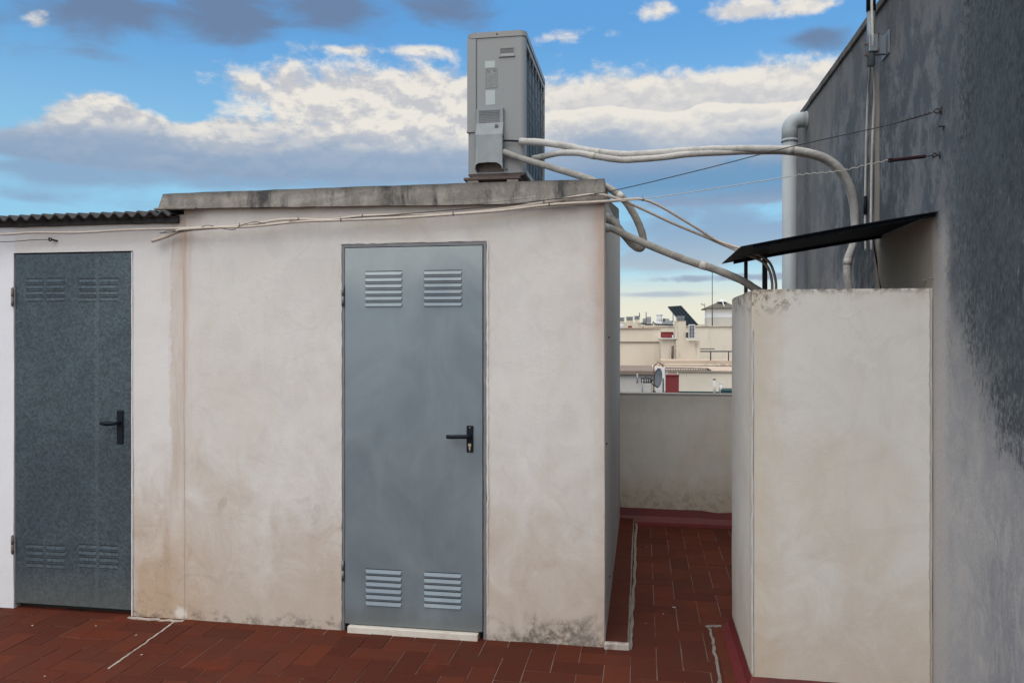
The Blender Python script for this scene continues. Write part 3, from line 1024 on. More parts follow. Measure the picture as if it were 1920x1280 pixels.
# corrugated sheets, thick enough to have a dark ragged front edge
bm = bmn()
pitch, ampc, th = 0.0745, 0.013, 0.007
nx = int((7.6 - 2.56) / (pitch / 10))
rows = [WY - 0.085, WY + 0.3, WY + 1.2, BY + 0.05]
grid = []
for yy in rows:
    zb = 2.272 + (yy - WY) * 0.09
    r1, r2 = [], []
    for i in range(nx + 1):
        x = -7.6 + i * pitch / 10
        ph_ = (x + 0.012 * mn.noise(Vector((x * 1.3, 0, 0)))) / pitch * 2 * math.pi
        z = zb + ampc * math.cos(ph_) + 0.006 * mn.noise(Vector((x * 2.1, 3, 0)))
        edge = 0.008 * mn.noise(Vector((x * 4, 9, 0))) if yy == rows[0] else 0
        r1.append(bm.verts.new((x, yy + edge, z + th)))
        r2.append(bm.verts.new((x, yy + edge, z - th)))
    grid.append((r1, r2))
for a, b in zip(grid[:-1], grid[1:]):
    for i in range(nx):
        bm.faces.new((a[0][i], a[0][i + 1], b[0][i + 1], b[0][i]))
        bm.faces.new((a[1][i], b[1][i], b[1][i + 1], a[1][i + 1]))
for i in range(nx):
    bm.faces.new((grid[0][0][i], grid[0][1][i], grid[0][1][i + 1], grid[0][0][i + 1]))
    bm.faces.new((grid[-1][0][i], grid[-1][0][i + 1], grid[-1][1][i + 1], grid[-1][1][i]))
obj('corrugated_roof', bm, 'fibro', sb, True)
bm = bmn()
box(bm, -7.5, JX - 0.03, WY - 0.022, WY + 0.03, 2.222, 2.256, 0, 0.006)  # dark strip added to stand for the shade under the sheet edge
roughen(bm, 0.004, 12, 0.08)
obj('eaves_shade_strip', bm, 'fibro', sb)
bm = bmn()
box(bm, xat(306) - 0.02, JX + 0.10, WY - 0.06, WY - 0.036, 2.290, 2.302, 0, 0.003)
roughen(bm, 0.004, 20, 0.03)
obj('flashing_mortar', bm, 'mortar', sb)

dl = door(sb, LX0 + 0.002, LX1 - 0.002, LZ0, LZ1 - 0.002, WY + 0.006, 'doordark', 'dark grey speckled steel door with faint vents')
YL = WY + 0.006
for px0, px1 in ((47, 121), (146, 221)):
    vent('vent', dl, xat(px0), xat(px1), zat(px0 + 37, 568), zat(px0 + 37, 521), 4, YL, 0.003, 'doordark', 2)
    vent('vent', dl, xat(px0), xat(px1), zat(px0 + 37, 1068), zat(px0 + 37, 1021), 4, YL, 0.003, 'doordark', 2)
handle(dl, 219, 230.5, 769, 832, 184, 792, False, True, YL)
hinge(dl, LX0 - 0.006, zat(25, 557), m='mortar'); hinge(dl, LX0 - 0.006, zat(25, 1020), m='mortar')
bm = bmn()
box(bm, LX1 + 0.0005, LX1 + 0.0075, WY - 0.008, WY + 0.04, 0.0, LZ1, 0, 0.002)
roughen(bm, 0.0015, 14, 0.06)
obj('door_jamb', bm, simple('white_jamb_paint', (0.66, 0.66, 0.68), 0.8, 0, 0.08, 20, (0.4, 0.33, 0.26), 0.25), sb)
bm = bmn()
box(bm, LX0 - 0.004, LX1 + 0.008, WY + 0.055, WY + 0.09, -0.005, LZ1 + 0.006)
obj('door_lining', bm, 'slot', sb)

# ------------------------------------------------------------------ masonry block (open shaft) with red skirting
blk = thing('service_shaft', (0.86, 3.96, 0), 'cream plastered waist high masonry shaft with red painted foot beside grey wall', 'shaft')
blk['label'] = 'cream plastered masonry shaft with red painted foot against the mouldy grey wall'
bm = bmn()
tk = 0.09
xi, yi0, yi1 = BX0 + tk, BY0 + tk, BY1 - tk
o_ = [(BX0, BY0), (WX - 0.001, BY0), (WX - 0.001, BY1), (BX0, BY1)]
i_ = [(xi, yi0), (WX - 0.001, yi0), (WX - 0.001, yi1), (xi, yi1)]
# three walls of the shaft as one ring, open at the top
prism(bm, [Vector((x, y, -0.02)) for x, y in (o_[0], o_[1], i_[1], i_[0], i_[3], i_[2], o_[2], o_[3])], (0, 0, BZ + 0.02))
bmesh.ops.bevel(bm, geom=[e for e in bm.edges if e.calc_length() > 0.3], offset=0.008, segments=2, affect='EDGES')
bmesh.ops.triangulate(bm, faces=[f for f in bm.faces if len(f.verts) > 4])
for _ in range(5):
    es = [e for e in bm.edges if e.calc_length() > 0.12]
    if es: bmesh.ops.subdivide_edges(bm, edges=es, cuts=1)
for v in bm.verts:
    q = mn.noise_vector(v.co * 6.0) * 0.0028
    if v.co.z > BZ - 0.05: q += mn.noise_vector(v.co * 22.0) * 0.0035
    v.co += q
obj('shaft_wall', bm, 'block', blk)
bm = bmn()
# red waterproof fillet: side and front
def fillet(bm, path, out, h):
    """path of inner points with outward directions"""
    prev = None
    for (x, y, ox, oy, hh) in path:
        vs = [bm.verts.new((x, y, -0.01)), bm.verts.new((x + ox * 0.004, y + oy * 0.004, hh)), bm.verts.new((x + ox * out * 0.35, y + oy * out * 0.35, hh * 0.45)), bm.verts.new((x + ox * out, y + oy * out, 0.006)), bm.verts.new((x + ox * out, y + oy * out, -0.01))]
        if prev:
            for i in range(5):
                bm.faces.new((prev[i], prev[(i + 1) % 5], vs[(i + 1) % 5], vs[i]))
        else:
            bm.faces.new(vs[::-1])
        prev = vs
    bm.faces.new(prev)


path = []
for i in range(18):
    t = i / 17
    path.append((WX - 0.004 - t * (WX - BX0 - 0.004), BY0 - 0.001, 0, -1, 0.080 + 0.006 * mn.noise(Vector((t * 9, 1, 0)))))
path.append((BX0 - 0.0005, BY0 - 0.0005, -0.8, -0.8, 0.084))
for i in range(1, 14):
    t = i / 13
    path.append((BX0 - 0.001, BY0 + t * (BY1 - BY0), -1, 0, 0.076 + 0.006 * mn.noise(Vector((t * 9, 4, 0)))))
fillet(bm, path, 0.055, 0.08)
obj('skirting', bm, 'redpaint', blk)
bm = bmn()
box(bm, BX0 - 0.003, BX0 + 0.006, BY0 - 0.003, BY0 + 0.006, 0.09, 1.62, 0, 0.0015)
roughen(bm, 0.0030, 22, 0.04)
obj('corner_bead', bm, simple('white_corner_plaster', (0.47, 0.475, 0.485), 0.85, 0, 0.08, 20, (0.34, 0.32, 0.30), 0.4), blk)

# ------------------------------------------------------------------ big wall on the right
big = thing('rendered_wall', (2.2, 2.0, 0), 'tall grey rendered wall blackened with mould at the right', 'wall')
bm = bmn()
ztop = at(1510, 210, X=WX).z
box(bm, WX, WX + 3.2, -4.0, 6.74, -0.05, ztop)
obj('wall_face', bm, 'bigwall', big)
bm = bmn()
box(bm, WX - 0.015, WX + 3.25, -4.03, 6.77, ztop + 0.0005, ztop + 0.045, 0, 0.006)
roughen(bm, 0.005, 5, 0.25)
obj('coping', bm, 'slab', big)
bm = bmn()
prev = []
fillet(bm, [(WX - 0.001, -3.9 + i * 0.48, -1, 0, 0.08) for i in range(16)] + [(WX - 0.001, 3.56, -1, 0, 0.08)], 0.05, 0.08)
obj('skirting', bm, 'redpaint', big)

# ------------------------------------------------------------------ parapet at the end of the passage
pr = thing('parapet_wall', (0.5, BY, 0), 'low grey plastered parapet with red foot closing the end of the passage', 'wall')
bm = bmn()
ptz = at(1265, 738, Y=BY).z
wall_panel(bm, [SX - 0.0005, WX - 0.002], [-0.03, ptz], [], BY, BY + 0.14, 0.08, 0.004)
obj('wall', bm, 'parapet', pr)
bm = bmn()
path = []
for i in range(30):
    t = i / 29
    path.append((SX + 0.002 + t * (WX - SX - 0.005), BY - 0.004, 0, -1, 0.118 - 0.02 * t + 0.014 * mn.noise(Vector((t * 6, 8, 0)))))
fillet(bm, path, 0.05, 0.1)
obj('skirting', bm, 'redpaint', pr)
# painted strip of the floor in front of it
bm = bmn()
box(bm, -0.05, WX - 0.01, BY - 0.16, BY - 0.05, -0.002, 0.006)
tag(obj('floor_painted_strip', bm, 'redpaint'), None, kind='structure')

# ------------------------------------------------------------------ canopy over the shaft
can = thing('metal_canopy', (WX, 3.93, 2.1), 'thin black sloping sheet canopy on two posts above the masonry shaft', 'canopy')
CY0, CY1 = 3.51, 4.33
zr, zl, cxl = 2.114, 1.981, 0.43
bm = bmn()
pts = []
nseg = 14
def cz(t): return zr + (zl - zr) * t + 0.004 * math.sin(math.pi * t)
for i in range(nseg + 1):
    t = i / nseg
    x = WX - 0.002 + (cxl - WX) * t
    pts.append((x, cz(t)))
up_ = [Vector((x, CY0, z + 0.003)) for x, z in pts]
dn_ = [Vector((x, CY0, z - 0.001)) for x, z in pts[::-1]]
prism(bm, up_ + dn_, (0, CY1 - CY0, 0))
obj('canopy_sheet', bm, 'canopy', can)
for yy in (CY0 + 0.02, CY1 - 0.05):
    bm = bmn()
    for i in range(nseg - 1):
        (xa, za), (xb, zb) = pts[i], pts[i + 1]
        prism(bm, [Vector((xa - 0.003, yy, za - 0.002)), Vector((xb, yy, zb - 0.002)), Vector((xb, yy, zb - 0.016)), Vector((xa - 0.003, yy, za - 0.016))], (0, 0.022, 0))
    obj('canopy_rail', bm, 'canopy', can)
for px, Y, wd in ((1398.5, 4.31, 0.018), (1434, 4.24, 0.024)):
    p = at(px, 500, Y=Y)
    bm = bmn()
    t = (p.x - WX) / (cxl - WX)
    box(bm, p.x - wd / 2, p.x + wd / 2, Y - wd / 2, Y + wd / 2, 1.70, cz(t) - 0.002, 0, 0.002)
    obj('canopy_post', bm, 'post', can)

# ------------------------------------------------------------------ clothes-line wires with fittings
def ring(bm, c, r, t, axis='X', seg=14):
    pts = []
    for i in range(seg + 1):
        a = 2 * math.pi * i / seg
        u, v = math.cos(a) * r, math.sin(a) * r * 0.75
        pts.append(c + (Vector((0, u, v)) if axis == 'X' else Vector((u, 0, v))))
    tube(bm, pts, t, 6, raw=True)


h1 = at(1766, 208, X=WX)
h2 = at(1763, 291, X=WX)
wy = WY - 0.075
n1 = thing('clothes_line', h1, 'thin dark steel wire rising from the shed slab to the upper wall hook', 'wire')
e1 = Vector((h1.x - 0.012, h1.y, h1.z))
l1 = [at(300, 437, Y=wy), at(620, 412, Y=wy), at(870, 392, Y=wy), at(1000, 378, Y=wy), at(1131, 361, Y=wy)]
m1 = at(1480, 276, Y=3.72)
bm = bmn()
tube(bm, [l1[0], l1[1], l1[2], l1[3], l1[4], at(1300, 322, Y=3.80), m1, at(1660, 236, Y=3.60), e1 + Vector((-0.03, 0.01, -0.006))], 0.0022, 6, 10)
obj('wire', bm, 'wire', n1)
bm = bmn()
a_, b_ = at(1690, 228, Y=3.56), e1 + Vector((-0.02, 0, -0.004))
tw = []
for i in range(60):
    t = i / 59
    c = a_.lerp(b_, t)
    tw.append(c + Vector((0, math.cos(t * 45) * 0.004, math.sin(t * 45) * 0.004)))
tube(bm, tw, 0.0016, 5, raw=True)
ring(bm, e1 + Vector((-0.006, 0, 0)), 0.012, 0.0025, 'Z')
obj('twisted_end', bm, 'wire', n1)
bm = bmn()
tube(bm, [h1 + Vector((0.01, 0, 0)), h1 + Vector((-0.012, 0, 0))], 0.005, 8, raw=True)
tube(bm, [h1 + Vector((0.0, 0, -0.012)), h1 + Vector((-0.004, 0, -0.012)), h1 + Vector((-0.004, 0, 0.014)), h1 + Vector((0, 0, 0.014))], 0.004, 6, raw=True)
obj('wall_hook', bm, 'wire', n1)

n2 = thing('clothes_line', h2, 'pale twisted wire with a maroon turnbuckle on the lower hook of the grey wall', 'wire')
tb0, tb1 = at(1668, 301, Y=3.58), at(1738, 293, Y=3.50)
bm = bmn()
tube(bm, [at(345, 433, Y=wy), at(640, 412, Y=wy), at(900, 398, Y=wy), at(1060, 386, Y=wy), at(1205, 373, Y=wy + 0.02), at(1350, 352, Y=3.80), at(1480, 331, Y=3.72)], 0.0018, 6, 10)
tw = []
a_ = at(1480, 331, Y=3.72)
for i in range(110):
    t = i / 109
    c = a_.lerp(tb0, t)
    tw.append(c + Vector((0, math.cos(t * 80) * 0.0028, math.sin(t * 80) * 0.0028 + 0.003 * math.sin(t * 9) - 0.008 * math.sin(math.pi * t))))
tube(bm, tw, 0.0018, 5, raw=True)
obj('wire', bm, 'wirepale', n2)
bm = bmn()
dv = (tb1 - tb0).normalized()
tube(bm, [tb0 + dv * 0.014, tb0 + dv * 0.02, tb1 - dv * 0.012, tb1 - dv * 0.006], 0.0078, 10, raw=True)
ring(bm, tb0 + dv * 0.004, 0.010, 0.0028, 'Z')
ring(bm, tb0 + dv * 0.004, 0.010, 0.0028, 'X')
obj('turnbuckle', bm, 'maroon', n2)
bm = bmn()
hk = at(1748, 291, Y=3.49)
tube(bm, [tb1 - dv * 0.008, tb1, hk, hk + Vector((0.008, 0, 0.008)), hk + Vector((0.018, 0, 0.002)), hk + Vector((0.010, 0, -0.006))], 0.003, 7, 5)
tube(bm, [h2 + Vector((0.01, 0, 0.002)), h2 + Vector((-0.016, 0, -0.002)), h2 + Vector((-0.028, 0, -0.008)), h2 + Vector((-0.03, 0, 0.004))], 0.0035, 7, 5)
tube(bm, [h2 + Vector((0, 0, -0.014)), h2 + Vector((-0.004, 0, 0.014))], 0.004, 7, raw=True)
obj('wall_hook', bm, 'wire', n2)

hb = at(1772, 237, X=WX)
bm = bmn()
tube(bm, [hb + Vector((0.01, 0, 0)), hb + Vector((-0.018, 0, 0)), hb + Vector((-0.022, 0, 0.004))], 0.0032, 7, 4)
tube(bm, [hb + Vector((-0.006, 0, 0.004)), hb + Vector((-0.008, 0, -0.016))], 0.0022, 6, raw=True)
tag(obj('wall_hook', bm, 'wire'), 'small empty dark hook in the grey wall between the two wire hooks', 'hook')

# small line and eye hook at the far left, above the dark door
eye = at(94, 449, Y=WY - 0.03)
n3 = thing('clothes_line', eye, 'short thin wire ending at a dark eye hook above the dark speckled door', 'wire')
bm = bmn()
tube(bm, [eye, at(60, 450, Y=WY - 0.04), at(20, 453, Y=WY - 0.05), at(-20, 453, Y=WY - 0.08), at(-260, 452, Y=WY - 0.4)], 0.0022, 6, 8)
obj('wire', bm, 'wire', n3)
bm = bmn()
ring(bm, eye + Vector((0.0, 0, 0)), 0.010, 0.004, 'Z')
tube(bm, [eye + Vector((0.008, 0, 0)), eye + Vector((0.018, 0.02, -0.004)), eye + Vector((0.022, 0.05, -0.004))], 0.005, 7, 4)
tube(bm, [eye + Vector((-0.006, 0, 0.006)), eye + Vector((-0.016, 0, 0.020))], 0.0012, 5, raw=True)
obj('eye_hook', bm, 'wire', n3)

# ------------------------------------------------------------------ thin cream cables along the sheds
cy_ = WY - 0.062
ca = [(-200, 447), (0, 440), (60, 436), (150, 436), (240, 431), (345, 428), (450, 423), (520, 413), (560, 411), (620, 412), (680, 405), (770, 403), (850, 401), (940, 392), (1020, 380), (1080, 369), (1116, 365), (1150, 370), (1200, 390), (1260, 418), (1320, 443), (1352, 457)]
cb = [(330, 433), (345, 430), (400, 427), (470, 425), (560, 416), (640, 413), (760, 408), (850, 402), (940, 395), (1030, 384), (1130, 378), (1180, 374), (1205, 374), (1240, 388), (1300, 424), (1345, 451)]
def cable_pts(lst, off):
    out = []
    for px, py in lst:
        Y = cy_ - off if px < 1140 else cy_ - off + (px - 1140) / 260 * 0.36
        out.append(at(px, py, Y=Y))
    return out
end = [at(1392, 474, Y=4.14), at(1425, 488, Y=4.10), at(1440, 502, Y=4.05), at(1447, 525, Y=4.02), at(1448, 552, Y=4.0), at(1448, 600, Y=4.0)]
c1 = thing('cable', at(700, 405, Y=cy_), 'upper cream cable along the sheds, peaking at the slab before drooping to the shaft', 'cable')
bm = bmn(); tube(bm, cable_pts(ca, 0) + end, 0.0072, 8, 8); obj('sheath', bm, 'cable', c1)
c2 = thing('cable', at(700, 411, Y=cy_), 'lower cream cable starting at the shed joint and bending down beyond the slab corner', 'cable')
bm = bmn(); tube(bm, cable_pts(cb, 0.014) + [e + Vector((0.012, -0.01, 0.014)) for e in end[:3]] + [e + Vector((0.016, -0.012, 0)) for e in end[3:]], 0.0068, 8, 8); obj('sheath', bm, 'cable', c2)
def ties(parent, lst, off, which):
    pp = cable_pts(lst, off)
    for i in which:
        c = pp[i]
        t = (pp[i + 1] - pp[i - 1]).normalized()
        bm = bmn()
        tube(bm, [c - t * 0.0028, c + t * 0.0028], 0.0088, 10, raw=True)
        box(bm, c.x - .001, c.x + .0012, c.y - .010, c.y - .008, c.z, c.z + 0.016)
        obj('cable_tie', bm, 'tie', parent)
ties(c1, ca, 0, (6, 8, 10, 12, 14, 16))
ties(c2, cb, 0.014, (5, 7, 9, 12))
# short capped conduit stub
bm = bmn()
tube(bm, [at(285, 452, Y=WY - 0.05), at(310, 444, Y=WY - 0.05), at(335, 434, Y=WY - 0.048), at(352, 431, Y=WY - 0.045)], 0.010, 10, 6)
tag(obj('conduit_stub', bm, 'cable'), 'short cream conduit stub drooping beside the joint between the sheds', 'conduit')
# spiral of loose wire round the cables near the joint
bm = bmn()
pts = []
for i in range(140):
    t = i / 139
    c = at(305 + 270 * t, 434 - 20 * t + 3 * math.sin(t * 17), Y=cy_ - 0.012)
    pts.append(c + Vector((0, 0.012 * math.cos(t * 52), 0.008 * math.sin(t * 23))))
tube(bm, pts, 0.0020, 5, raw=True)
tag(obj('loose_wire', bm, 'rust'), 'rusty loose wire wound around the cream cables near the shed joint', 'wire')

# ------------------------------------------------------------------ air conditioner on the roof
AX0, AX1, AY0, AY1, AZ0, AZ1 = -1.046, -0.692, 4.60, 5.56, 2.571, 3.427
ac = thing('air_conditioner', ((AX0 + AX1) / 2, (AY0 + AY1) / 2, AZ0 - 0.1), 'weathered grey outdoor air conditioner standing on the shed roof, its end facing us', 'air conditioner')
def AX(px): return xat(px, AY0)
def AZ(px, py): return at(px, py, Y=AY0).z
def AZf(px, py, Y): return at(px, py, Y=Y).z

def rounded_plan(bm, x0, x1, y0, y1, z0, z1, r, mi=0):
    pts = []
    for cx_, cy2, a0 in ((x1 - r, y0 + r, -90), (x1 - r, y1 - r, 0), (x0 + r, y1 - r, 90), (x0 + r, y0 + r, 180)):
        for k in range(6):
            a = R(a0 + 90 * k / 5)
            pts.append(Vector((cx_ + r * math.cos(a), cy2 + r * math.sin(a), z0)))
    prism(bm, pts, (0, 0, z1 - z0), mi)


tcz = AZ1 - 0.035
# casing: end panels and the back stay, the coil side is recessed
bm = bmn()
rounded_plan(bm, AX0, AX1 - 0.030, AY0, AY1, AZ0, tcz, 0.02)
obj('casing', bm, 'acbody', ac)
bm = bmn()
rounded_plan(bm, AX1 - 0.075, AX1, AY0 - 0.0008, AY0 + 0.075, AZ0, tcz, 0.028)
rounded_plan(bm, AX1 - 0.060, AX1, AY1 - 0.035, AY1 + 0.0008, AZ0, tcz, 0.012)
box(bm, AX1 - 0.0295, AX1 - 0.002, AY0 + 0.0755, AY1 - 0.0355, AZ0, AZ0 + 0.03)
box(bm, AX1 - 0.0295, AX1 - 0.002, AY0 + 0.0755, AY1 - 0.0355, tcz - 0.035, tcz)
obj('corner_post', bm, 'acbody', ac, False)
bm = bmn()
box(bm, AX1 - 0.0290, AX1 - 0.022, AY0 + 0.076, AY1 - 0.036, AZ0 + 0.031, tcz - 0.036)
obj('coil', bm, 'coil', ac)
bm = bmn()
for i in range(1, 6):
    y = AY0 + 0.075 + (AY1 - AY0 - 0.11) * i / 6
    tube(bm, [(AX1 - 0.004, y, AZ0 + 0.01), (AX1 - 0.004, y, tcz - 0.02)], 0.0030, 6, raw=True)
for i in range(1, 7):
    z = AZ0 + (tcz - AZ0) * i / 7
    tube(bm, [(AX1 - 0.0015, AY0 + 0.06, z), (AX1 - 0.0015, AY1 - 0.02, z)], 0.0026, 6, raw=True)
obj('wire_guard', bm, 'wireguard', ac)
bm = bmn()
rounded_plan(bm, AX0 - 0.004, AX1 + 0.004, AY0 - 0.005, AY1 + 0.005, tcz + 0.0015, AZ1, 0.030)
bmesh.ops.bevel(bm, geom=[e for e in bm.edges if all(abs(v.co.z - AZ1) < 1e-4 for v in e.verts)], offset=0.008, segments=3, affect='EDGES')
obj('top_cover', bm, 'actop', ac)
bm = bmn()
xq = (AX0 + AX1) / 2 + 0.005
tube(bm, [(xq, AY0 - 0.004, AZ1 - 0.016), (xq, AY0 - 0.008, AZ1 - 0.016)], 0.005, 10, raw=True)
obj('screw', bm, 'rust', ac)
bm = bmn()
xq = AX(950)
tube(bm, [(xq, AY0 - 0.000, AZ(950, 318)), (xq, AY0 - 0.004, AZ(950, 318))], 0.005, 10, raw=True)
obj('screw', bm, 'rust', ac)
# seam and step at the left edge of the end panel
bm = bmn()
box(bm, AX(893.2), AX(894.4), AY0 - 0.0010, AY0 + 0.003, AZ(893, 247), tcz - 0.002)
obj('panel_seam', bm, 'acgap', ac)
bm = bmn()
box(bm, AX0 - 0.006, AX(891.5), AY0 - 0.010, AY0 + 0.02, AZ(885, 249), AZ(885, 246), 0, 0.0015)
box(bm, AX0 - 0.0035, AX(892.5), AY0 - 0.004, AY0 + 0.003, AZ(885, 245.8), tcz - 0.001, 0, 0.0015)
obj('side_strip', bm, 'acbody', ac)
# recessed carrying handle
bm = bmn()
hx0, hx1, hz0, hz1 = AX(937), AX(964.5), AZ(950, 105.5), AZ(950, 91)
box(bm, hx0, hx1, AY0 - 0.0025, AY0 + 0.001, hz1, hz1 + 0.008)
box(bm, hx0 - 0.004, hx1 + 0.004, AY0 - 0.008, AY0 + 0.001, hz0 - 0.006, hz0 + 0.004, 0, 0.002)
box(bm, hx0 - 0.002, hx0 + 0.004, AY0 - 0.0028, AY0 + 0.001, hz0 + 0.0045, hz1 - 0.0005)
box(bm, hx1 - 0.004, hx1 + 0.002, AY0 - 0.0028, AY0 + 0.001, hz0 + 0.0045, hz1 - 0.0005)
prism(bm, [Vector((hx0 + 0.0045, AY0 - 0.003, hz0 + 0.0045)), Vector((hx0 + 0.0045, AY0 + 0.0005, hz0 + 0.018)), Vector((hx0 + 0.0045, AY0 + 0.0005, hz0 + 0.0045))], (hx1 - hx0 - 0.009, 0, 0))
hr = obj('carrying_handle', bm, 'acbody', ac)
bm = bmn()
box(bm, hx0 + 0.0045, hx1 - 0.0045, AY0 - 0.0008, AY0 + 0.001, hz0 + 0.0185, hz1 - 0.0006)
obj('recess', bm, 'recess', hr)
# stickers and data plate
for a, b, c_, d_, m_ in ((909.5, 928, 127.5, 115, 'sticker'), (910.5, 928.5, 197, 169.5, 'sticker')):
    bm = bmn(); box(bm, AX(a), AX(b), AY0 - 0.0012, AY0 + 0.001, AZ(918, c_), AZ(918, d_)); obj('sticker', bm, m_, ac)
bm = bmn()
px0, px1, pz0, pz1 = AX(909.5), AX(932.5), AZ(920, 165.5), AZ(920, 129)
box(bm, px0, px1, AY0 - 0.0012, AY0 + 0.001, pz0, pz1)
pl = obj('data_plate', bm, 'plate', ac)
bm = bmn()
yk = AY0 - 0.0018
W_, H_ = px1 - px0, pz1 - pz0
def ink(u0, u1, v0, v1, mi=0): box(bm, px0 + W_ * u0, px0 + W_ * u1, yk, yk + 0.001, pz0 + H_ * v0, pz0 + H_ * v1, mi)
ink(0.01, 0.99, 0.985, 0.998); ink(0.985, 0.998, 0.0, 0.98); ink(0.01, 0.98, 0.0, 0.012)
ink(0.12, 0.22, 0.86, 0.95); ink(0.25, 0.30, 0.80, 0.93); ink(0.33, 0.40, 0.78, 0.84); ink(0.12, 0.16, 0.78, 0.85); ink(0.36, 0.44, 0.87, 0.95)
ink(0.64, 0.94, 0.92, 0.94); ink(0.64, 0.90, 0.87, 0.89); ink(0.64, 0.94, 0.82, 0.84)
for k in range(13):
    v = 0.72 - k * 0.053
    u = 0.06
    while u < 0.9:
        l = random.uniform(0.05, 0.16)
        if random.random() < 0.72: ink(u, min(u + l, 0.94), v, v + 0.016)
        u += l + 0.04
obj('plate_print', bm, 'ink', pl)
# valve cover
vx0, vx1 = AX(893.5), AX(945)
vz1, vz0 = AZ(920, 204.5), AZ(920, 322)
VY = AY0 - 0.055
bm = bmn()
k1, k2 = AZ(920, 232), AZ(920, 256)
prof = [(AY0 - 0.0005, vz1), (AY0 - 0.022, vz1 - 0.003), (AY0 - 0.024, k1), (VY + 0.002, k2), (VY, vz0 + 0.05)]
# shell: two cheeks, top lid, front sheet; arched opening at the bottom
n = len(prof)
arch = [(0.0, 0.0), (0.0, 0.022), (0.05, 0.034), (0.14, 0.043), (0.5, 0.046), (0.78, 0.043), (0.92, 0.030), (1.0, 0.010), (1.0, 0.0)]
for side in (vx0, vx1 - 0.004):
    cheek = [Vector((side, y, z)) for y, z in prof] + [Vector((side, VY, vz0 + (0.012 if side == vx0 else 0.004))), Vector((side, AY0 - 0.0005, vz0))]
    if side == vx0:
        prism(bm, cheek, (0.004, 0, 0))
    else:   # the pipes leave through a notch in this cheek
        nt1, nt0 = AZ(945, 256), AZ(945, 302)
        prism(bm, [Vector((side, AY0 - 0.0005, vz1)), Vector((side, AY0 - 0.022, vz1 - 0.003)), Vector((side, AY0 - 0.024, k1)), Vector((side, VY + 0.004, nt1)), Vector((side, AY0 - 0.0005, nt1))], (0.004, 0, 0))
        prism(bm, [Vector((side, AY0 - 0.0005, nt0)), Vector((side, VY, nt0)), Vector((side, VY, vz0 + 0.004)), Vector((side, AY0 - 0.0005, vz0))], (0.004, 0, 0))
for i in range(n - 1):
    (ya, za), (yb, zb) = prof[i], prof[i + 1]
    prism(bm, [Vector((vx0 + 0.0005, ya, za)), Vector((vx0 + 0.0005, yb, zb)), Vector((vx0 + 0.0005, yb + 0.004, zb)), Vector((vx0 + 0.0005, ya + 0.004, za))], (vx1 - vx0 - 0.001, 0, 0))
wv = vx1 - vx0
ap = [Vector((vx0 + wv * u, VY + 0.0003, vz0 + z)) for u, z in arch[1:-1]]
prism(bm, [Vector((vx1, VY + 0.0003, vz0 + 0.05)), Vector((vx0, VY + 0.0003, vz0 + 0.05))] + ap, (0, 0.004, 0))
vc = obj('valve_cover', bm, 'accover', ac)
bm = bmn()
for k in range(8):
    z = AZ(918, 210 + k * 3.1)
    prism(bm, [Vector((AX(899.5), AY0 - 0.0255, z - 0.0022)), Vector((AX(938.5), AY0 - 0.0255, z - 0.0022)), Vector((AX(938.5), AY0 - 0.0250, z + 0.0022)), Vector((AX(899.5), AY0 - 0.0250, z + 0.0022))], (0, 0.002, 0))
box(bm, AX(930), AX(936), VY + 0.012, VY + 0.03, AZ(933, 241.5), AZ(933, 236.5))
obj('vent_slot', bm, 'recess', vc)
bm = bmn()
box(bm, vx0 + 0.005, vx1 - 0.005, AY0 - 0.004, AY0 - 0.001, vz0 - 0.002, vz0 + 0.09)
obj('cover_lining', bm, 'rust', vc)
# base pan and rails
bm = bmn()
pan = [(AX0 + 0.002, AZ0 - 0.001), (AX1 - 0.006, AZ0 - 0.001), (AX1 - 0.006, AZ0 - 0.010), (AX1 - 0.035, AZ0 - 0.022), (AX0 + 0.04, AZ0 - 0.022), (AX0 + 0.002, AZ0 - 0.008)]
prism(bm, [Vector((x, AY0 + 0.004, z)) for x, z in pan], (0, AY1 - AY0 - 0.008, 0))
obj('base_pan', bm, 'rust', ac)
for i, yy in enumerate((AY0 - 0.022, AY1 - 0.20)):
    bm = bmn()
    zz = AZ0 - 0.023
    box(bm, AX0 - 0.022, AX1 - 0.028, yy, yy + 0.09, zz - 0.017, zz - 0.001, 0, 0.003)
    o = obj('support_plank', bm, 'rust')
    tag(o, ['brown rusty support rail under the near end of the air conditioner', 'brown rusty support rail under the far end of the air conditioner'][i], 'rail', 'support rails under the air conditioner')
    for j, xx in enumerate((AX0 + 0.0, AX1 - 0.11)):
        bm = bmn()
        zb = 2.35
        box(bm, xx, xx + 0.07, yy + 0.004, yy + 0.084, zb, zz - 0.019, 0, 0.004)
        o = obj('support_block', bm, 'mortar')
        tag(o, '%s concrete block under the %s rail of the air conditioner' % (('left', 'right')[j], ('near', 'far')[i]), 'block', 'blocks under the air conditioner rails')

# ------------------------------------------------------------------ insulated pipes
def pipe_thing(label, pts, r, m, tapes=(), name='insulated_pipe'):
    t = thing(name, pts[0], label, 'pipe')
    bm = bmn()
    rr = lambda s: r * (1 + 0.07 * mn.noise(Vector((s * 30, r * 99, 0))) + 0.035 * mn.noise(Vector((s * 120, r * 55, 3))))
    P = smooth_path(pts, 10)
    for q in range(1, len(P) - 1):
        P[q] = P[q] + mn.noise_vector(P[q] * 7.0) * 0.003
    tube(bm, P, rr, 16, raw=True)
    obj('insulation', bm, m, t)
    for q in tapes:
        k = int(q * (len(P) - 1))
        dd_ = (P[k + 1] - P[k - 1]).normalized()
        bm = bmn()
        tube(bm, [P[k] - dd_ * 0.018, P[k] + dd_ * 0.018], r * 1.07, 16, raw=True)
        obj('tape_wrap', bm, 'tape', t)
    return t


